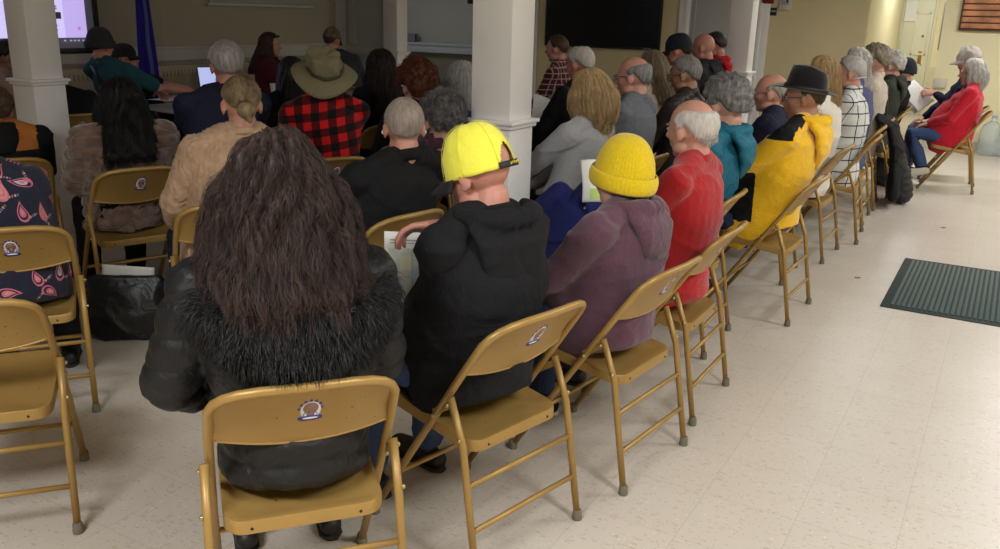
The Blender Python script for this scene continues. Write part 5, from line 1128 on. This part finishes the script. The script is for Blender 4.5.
person('man in a charcoal beanie and dark teal t-shirt, by the screen', O=(-6.45, 4.98), yaw=12, px=(100, 31), hf=.0, hy=-8, hp=4, skin='red', top=('tee', TT), pants=BLKC, w=1.1, sh=.93, q=2, sleeve='short', hair='short', hairc=H_BRN, hat=beanie(cloth('charcoal_knit', (60, 58, 58), (48, 46, 46)), 0, True, 1.05, -.005, tilt=4), extras=sling, armR=dict(p=(.02, .24, .84), pole=(1, .1, -.4)), chair_desc='tan metal folding chair under the man in the charcoal beanie')
person('person in a black cap and black top leaning on the table by the flag', O=(-6.95, 5.55), yaw=-48, px=(124, 45), hf=.02, hy=4, hp=0, skin='red', top=('tee', BLKC), pants=BLKC, w=.98, q=1, sleeve='short', hair=dict(style='short', thick=.010), hairc=H_BRN, hat=cap(mat('black_red_cap', (34, 20, 22), .9, .1), z0=.018, tilt=0), armL=dict(p=(-.05, .30, .80)), armR=dict(p=(.10, .32, .80)), chair_desc='tan metal folding chair under the person in the black cap by the flag')
def sung(root, H, tw, X):
    g = G()
    for sg in (-1, 1): g.ell(H @ V((sg*.034, .070, .098)), (.026, .022, .012), H.to_3x3(), 14, 8); g.tube([H @ V((sg*.06, .055, .095)), H @ V((sg*.082, -.02, .05))], .003, 6)
    link('raised_sunglasses', g.mesh(), mat('dark_lens', (20, 20, 22), .1, .05), root)
person('long haired woman in a maroon top facing the audience, sunglasses on her hair', O=(-6.8, 6.95), yaw=-62, px=(270, 34), hf=.03, hy=0, hp=2, skin='pink', top=('top', cloth('maroon_cloth', (82, 20, 32), (66, 14, 26))), pants=BLKC, w=1.05, q=1, fem=True, hair=dict(style='long', L=.30, vol=.95, wave=.3, flare=.02, n=900), hairc=((40, 28, 22), (104, 74, 56)), extras=sung, armL=dict(p=(-.12, .36, .80)), armR=dict(p=(.12, .36, .80)), chair_desc='tan metal folding chair under the woman in the maroon top')
person('person in a camouflage cap and dark grey jacket, beyond the khaki sun hat', O=(-6.3, 7.6), yaw=25, px=(332, 29), hf=.02, hy=-14, hp=8, skin='red', top=('jacket', cloth('slate_grey_cloth', (58, 60, 66), (46, 48, 54))), pants=BLKC, w=1.12, q=2, hair='short', hairc=H_BRN, hat=cap(mat('camouflage_cloth', (128, 112, 88), .9, .1, 32, 0, 40, 0, 0, (60, 54, 42)), z0=.010, sc_=1.03), chair_desc='tan metal folding chair under the person in the camouflage cap')

# ------------------------------------------------------------------ tables at the front with what stands on them
TBL = mat('grey_laminate', (158, 156, 146), .45, .04, 12); LEG = mat('dark_grey_steel', (60, 60, 62), .4, .1, 8, 0, 40, .6)
def table(x, y, rz, label):
    t_ = empty('folding_table', (x, y, 0), R(rz), label, 'table', 'speakers tables')
    g = G(); g.box((-.9, -.36, .715), (.9, .36, .745), .008); link('tabletop', g.mesh('auto'), TBL, t_)
    g = G(); g.box((-.88, -.34, .675), (.88, -.325, .715), .003); g.box((-.88, .325, .675), (.88, .34, .715), .003); link('apron', g.mesh('auto'), LEG, t_)
    for sx in (-1, 1):
        for sy in (-1, 1):
            g = G(); g.tube([(sx*.72, sy*.29, .70), (sx*.74, sy*.30, .0)], .013, 10); link('leg', g.mesh(), LEG, t_)
        g = G(); g.tube([(sx*.74, -.29, .2), (sx*.74, .29, .2)], .010, 8); link('stretcher', g.mesh(), LEG, t_)
    return t_
table(-5.95, 5.75, 84, 'grey topped folding table with papers beside the laptop'); table(-5.75, 7.62, 84, 'grey topped folding table in front of the maroon top woman')
def onT(px, py): return at(px, py, .748)
lp = onT(220, 90); t_ = empty('laptop', (lp.x, lp.y, .747), R(70), 'open laptop with lit screen on the front table', 'laptop')
DG = mat('dark_laptop_case', (40, 42, 46), .4, .05)
g = G(); g.box((-.165, -.11, 0), (.165, .11, .016), .004); link('base', g.mesh('auto'), DG, t_)
g = G()
for r_ in range(5):
    for c_ in range(13): g.box((-.145+c_*.0225, -.02+r_*.0225, .016), (-.126+c_*.0225, -.001+r_*.0225, .0185), .0)
link('keyboard', g.mesh(False), BLACKPL, t_)
g = G(); MM = Matrix.Translation((0, .11, .012)) @ Matrix.Rotation(R(-14), 4, 'X'); g.box((-.165, -.004, 0), (.165, .004, .22), .004, 0, MM); ld_ = link('lid', g.mesh('auto'), DG, t_)
g = G(); g.box((-.155, -.0055, .012), (.155, -.0042, .21), 0, 0, MM); link('screen', g.mesh(False), emis('laptop_glow', (176, 186, 232), .9), ld_)
for k, (px, py, a, lab) in enumerate(((168, 99, 10, 'white sheet on the table left of the laptop'), (186, 96, 35, 'white sheet lying beside the laptop keyboard'), (262, 88, -10, 'white sheet in front of the maroon top woman'))):
    p = onT(px, py); sheet('loose_paper', V((p.x, p.y, .7475+.002*k)), (math.cos(R(a)), math.sin(R(a)), 0), (-math.sin(R(a)), math.cos(R(a)), 0), .216, .28, PAPER, lab, 'paper', .001, extra=[('print_lines', LINES(10), INK)])
p = onT(274, 94); t_ = empty('paper_cup', (p.x, p.y, .747), 0, 'small white cup on the table before the maroon top woman', 'cup')
g = G(); g.lathe([(.0, 0), (.026, 0), (.038, .10), (.036, .10), (.025, .004), (0, .004)], 20, cap=False); link('cup', g.mesh('auto'), mat('white_cup', (214, 212, 206), .6, .03), t_); g = G(); g.lathe([(.037, .098), (.040, .100), (.037, .103), (.036, .099)], 20, cap=False); link('rim', g.mesh(), mat('white_cup', (214, 212, 206)), t_)
p = onT(355, 82); t_ = empty('water_bottle', (p.x, p.y, .747), 0, 'clear water bottle on the table right of the khaki sun hat', 'bottle')
PET = mat('clear_pet', (190, 200, 206), .12, .02, 4, 0, 40)
g = G(); g.lathe([(0, 0), (.030, 0), (.032, .02), (.030, .06), (.032, .10), (.031, .13), (.014, .17), (.0125, .19), (0, .19)], 22); link('bottle_body', g.mesh(), PET, t_)
g = G(); g.lathe([(0, .185), (.0145, .185), (.0145, .205), (0, .205)], 16); link('cap', g.mesh('auto'), WHITEP, t_); g = G(); g.lathe([(.0326, .06), (.0331, .062), (.0331, .105), (.0326, .107)], 22, cap=False); link('bottle_label', g.mesh(), mat('pale_blue_grey', (150, 156, 166)), t_)
# microphone / cable on table
g = G(); p = onT(190, 93); g.tube([(p.x+.3*math.sin(k*.35)*.5+.02*k, p.y-.25+.06*k, .753+.003*math.sin(k)) for k in range(14)], .004, 6); tag(link('power_cable', g.mesh(), BLACKPL), 'black cable trailing across the front table by the laptop', 'cable')

# ------------------------------------------------------------------ floor mat, bags, coat, water jugs
a0, a1, a2 = at(879.5, 306.5), at(902, 258), at(1000, 329)
t_ = empty('floor_mat', (a0.x, a0.y, 0), 0, 'dark green ribbed rubber-backed mat on the pale tile floor', 'mat'); Lm = a1.y-a0.y; Wm = 1.85
g = G(); g.box((0, 0, 0), (Wm, Lm, .006), .003); link('backing', g.mesh('auto'), mat('dark_green_rubber', (40, 52, 50), .8, .1), t_)
g = G(); n = 62
for k in range(n): x = .06+(Wm-.12)*k/(n-1); g.box((x-.0085, .05, .005), (x+.0085, Lm-.05, .012), .003)
link('ribbed_pile', g.mesh('auto'), mat('green_mat_pile', (62, 84, 78), .98, .15, 200, .5, 300, 0, .2, (46, 66, 62)), t_)
def bag(name, loc_, rz, dims, label, cat, m, top_slump=.25, seed=0, extra=None):
    t_ = empty(name, loc_, R(rz), label, cat); w_, d_, h_ = dims; g = G()
    g.rtube([(0, 0, .05), (0, 0, h_*.4), (0, .01, h_*.75), (0, .0, h_*.95)], [(w_/2, d_/2), (w_/2*.98, d_/2), (w_/2*.86, d_/2*.7), (w_/2*.75, d_/2*.28)], 22); me = remesh(g, .009, 3)
    c, _ = getco(me); c[:, 2] = np.maximum(c[:, 2], .003); setco(me, c); disp(me, folds(.014, seed, 12)); c, _ = getco(me); c[:, 2] = np.maximum(c[:, 2], .002); setco(me, c); link('bag_body', me, m, t_)
    if extra: extra(t_)
    return t_
BN = mat('black_leatherette', (18, 18, 20), .42, .2, 12, .2, 60, 0, 0, None, .5, .5)
def hb(t_):
    for sg in (-1, 1):
        g = G(); g.tube([(-.11, sg*.035, .27), (-.10, sg*.05, .36-.03*sg), (0, sg*.07, .40-.05*sg), (.10, sg*.05, .36-.03*sg), (.11, sg*.035, .27)], .009, 8); link('handle', g.mesh(), BN, t_)
p = at(132, 336); bag('tote_bag', (p.x, p.y, 0), 40, (.46, .18, .31), 'slouching black tote bag on the floor with a paper in it', 'bag', BN, seed=2)
sheet('folded_paper', V((p.x-.02, p.y+.02, .25)), (.77, .64, -.1), (-.1, 0, 1), .24, .20, PAPER, 'white paper poking out of the black tote bag', 'paper', .003)
def bp(t_):
    for sg in (-1, 1):
        g = G(); g.tube([(sg*.08, -.10, .36), (sg*.10, -.17, .28), (sg*.10, -.17, .14), (sg*.09, -.11, .06)], [(.020, .005)]*4, 8); link('shoulder_strap', g.mesh(), BLACKPL, t_)
    g = G(); g.tube([(-.03, 0, .40), (0, 0, .44), (.03, 0, .40)], .007, 8); link('grab_loop', g.mesh(), BLACKPL, t_)
p = at(889, 186); bag('backpack', (p.x, p.y, 0), 200, (.34, .22, .42), 'black backpack on the floor at the end of the right-hand row', 'bag', mat('black_canvas', (26, 26, 28), .8, .1), seed=4, extra=bp)
# black padded coat hung over the row and down to the floor
t_ = empty('draped_coat', (-.98, 8.28, 0), R(90), 'black coat draped on a chair with its padded sleeve on the floor', 'coat')
g = G(); g.rtube([(-.02, .02, .80), (.0, -.10, .74), (.02, -.17, .55), (.03, -.19, .35), (.05, -.20, .12)], [(.20, .04), (.22, .05), (.22, .05), (.20, .05), (.17, .05)], 18); me = remesh(g, .010, 3); disp(me, folds(.014, 7, 12)); link('coat_body', me, BLKC, t_)
g = G(); g.rtube([(.20, -.16, .45), (.26, -.22, .26), (.30, -.25, .09)], [(.085, .06), (.09, .07), (.10, .08)], 16); g.rtube([(.42, -.12, .36), (.46, -.18, .20), (.50, -.20, .08)], [(.07, .05), (.08, .06), (.08, .07)], 16); me = remesh(g, .009, 3)
disp(me, lambda c: .010*np.abs(np.sin(c[:, 2]*PI/.06))**.5+.005*wob(c, 30, 2)); c, _ = getco(me); c[:, 2] = np.maximum(c[:, 2], .003); setco(me, c); link('padded_sleeve', me, mat('dark_grey_nylon', (30, 31, 37), .55, .15, 20), t_)
# navy coat over the chair in the second row, a folded sheet in front
chair(-1.80, 3.74, 84, 'tan metal folding chair with a navy coat on it, left of the mustard beanie')
t_ = empty('coat_on_chair', (-1.80, 3.74, 0), R(84), 'bright navy coat heaped on a chair in front of the mustard beanie', 'coat')
g = G(); g.rtube([(0, .10, .52), (0, -.05, .56), (-.02, -.14, .70), (-.01, -.22, .82), (0, -.29, .74), (.0, -.24, .42)], [(.19, .06), (.21, .08), (.23, .07), (.255, .07), (.26, .065), (.25, .06)], 20); g.rtube([(-.18, -.1, .78), (-.24, .0, .66), (-.2, .12, .58)], [.06, .055, .05], 12); g.rtube([(-.235, -.20, .72), (-.245, -.10, .55), (-.245, .0, .34)], [(.040, .10), (.042, .13), (.038, .12)], 14); me = remesh(g, .009, 3); disp(me, folds(.013, 9, 13)); link('coat_body', me, cloth('bright_navy_cloth', (32, 38, 92), (24, 28, 72)), t_)
p = pt(592, 181, (-1.14, 2.77), 83, .30); sheet('folded_sheet', p, (.75, .6, 0), (-.4, .1, 1), .085, .17, PAPER, 'white folded sheet held in front of the mustard beanie', 'paper', .02, extra=[('green_corner', [(.3, .05, .8, .3)], mat('pale_green_ink', (184, 214, 120), .8, .05))])
p = pt(168, 191, (-2.98, 2.66), 58, .22); sheet('white_booklet', p+V((.02, .06, 0)), (.7, .7, .1), (-.5, .4, .5), .09, .12, PAPER, 'white booklet corner beside the beige sweater elbow', 'paper', .004)
p = pt(541, 108, (-2.9, 5.0), 80, .25); sheet('white_leaflet', p, (.6, .7, -.3), (-.4, .1, .7), .14, .2, PAPER, 'white leaflet just right of the middle column', 'paper', .004)
GL = bpy.data.materials.new('jug_plastic'); GL.use_nodes = True; b_ = GL.node_tree.nodes['Principled BSDF']; b_.inputs['Base Color'].default_value = (.86, .92, .93, 1); b_.inputs['Roughness'].default_value = .12; b_.inputs['Transmission Weight'].default_value = .75; b_.inputs['IOR'].default_value = 1.2
for k, (px, py, lab) in enumerate(((990, 150, 'clear water jug on the floor nearest behind the crimson jacket'), (1004, 152, 'clear water jug on the floor at the right edge'))):
    p = at(px, py-2); t_ = empty('water_jug', (p.x, min(p.y, 12.7), 0), k, lab, 'water jug', 'clear water jugs by the wall')
    g = G(); g.lathe([(0, .0), (.12, 0), (.135, .02), (.135, .09), (.129, .10), (.135, .11), (.135, .19), (.129, .20), (.135, .21), (.135, .30), (.11, .37), (.045, .42), (.03, .44), (.03, .48), (0, .48)], 32); link('jug_body', g.mesh(), GL, t_)
    g = G(); g.tube([(.10, 0, .34), (.16, 0, .31), (.16, 0, .22), (.125, 0, .19)], .012, 10); link('grip', g.mesh(), mat('smoky_plastic', (90, 96, 104), .3, .05), t_)
    g = G(); g.lathe([(0, .475), (.034, .475), (.034, .50), (0, .50)], 20); link('stopper', g.mesh('auto'), mat('pale_blue_cap', (150, 176, 200), .4, .05), t_)
# scraps on the floor
for k, (px, py) in enumerate(((857, 278), (943, 228))):
    p = at(px, py); g = G(); g.ell((0, 0, .003), (.018, .011, .004), None, 10, 5); g.ell((.012, .008, .004), (.012, .007, .004), None, 8, 5); me = remesh(g, .0025, 1); o = link('fallen_leaf', me, mat('brown_leaf', (150, 116, 84), .9, .2, 60)); o.location = (p.x, p.y, 0); tag(o, ('small brown leaf scrap on the floor left of the green mat', 'small brown leaf scrap on the floor beyond the green mat')[k], 'leaf')
# ---- lights
def troffer(x, y, e, label, rot=0, warm=(.95, .975, 1.0)):
    t_ = empty('ceiling_light', (x, y, ZC), rot, label, 'ceiling light', 'ceiling troffer lights')
    g = G()
    for lo, hi in (((-.61, -.31, -.03), (-.58, .31, 0)), ((.58, -.31, -.03), (.61, .31, 0)), ((-.58, -.31, -.03), (.58, -.28, 0)), ((-.58, .28, -.03), (.58, .31, 0))): g.box(lo, hi, .002)
    link('frame', g.mesh('auto'), W_WHITE, t_)
    g = G(); g.box((-.58, -.28, -.012), (.58, .28, -.004)); link('diffuser', g.mesh(False), emis('lit_diffuser', (255, 246, 228), 3.0) if e else mat('unlit_diffuser', (190, 190, 186), .4, .03), t_)
    if e:
        ld = bpy.data.lights.new('troffer', 'AREA'); ld.shape = 'RECTANGLE'; ld.size = 1.14; ld.size_y = .54; ld.energy = e; ld.color = warm
        lo_ = bpy.data.objects.new('troffer_lamp', ld); COL.objects.link(lo_); lo_.parent = t_; lo_.location = (0, 0, -.04)
for x, y, e in ((1.2, 1.2, 78), (1.2, 4.4, 50), (1.2, 7.6, 56), (.8, 10.6, 60), (-1.5, 10.6, 26), (-1.2, 15.8, 36), (-9.4, 11.6, 7), (-1.2, -.7, 105), (-4.4, 1.4, 0), (-4.4, 4.6, 0), (-4.4, 7.8, 0), (-6.6, 2.6, 0), (-6.6, 6.2, 0)):  # the dim alcove troffer is an added fill, brightening the walls and ledge there
    troffer(x, y, e, ('lit' if e else 'unlit')+' ceiling troffer over the %s' % ('aisle' if x > -1 else 'seats'))
w_ = bpy.data.worlds.new('World'); sc.world = w_; w_.use_nodes = True; w_.node_tree.nodes['Background'].inputs[0].default_value = (.9, .92, 1, 1); w_.node_tree.nodes['Background'].inputs[1].default_value = .02
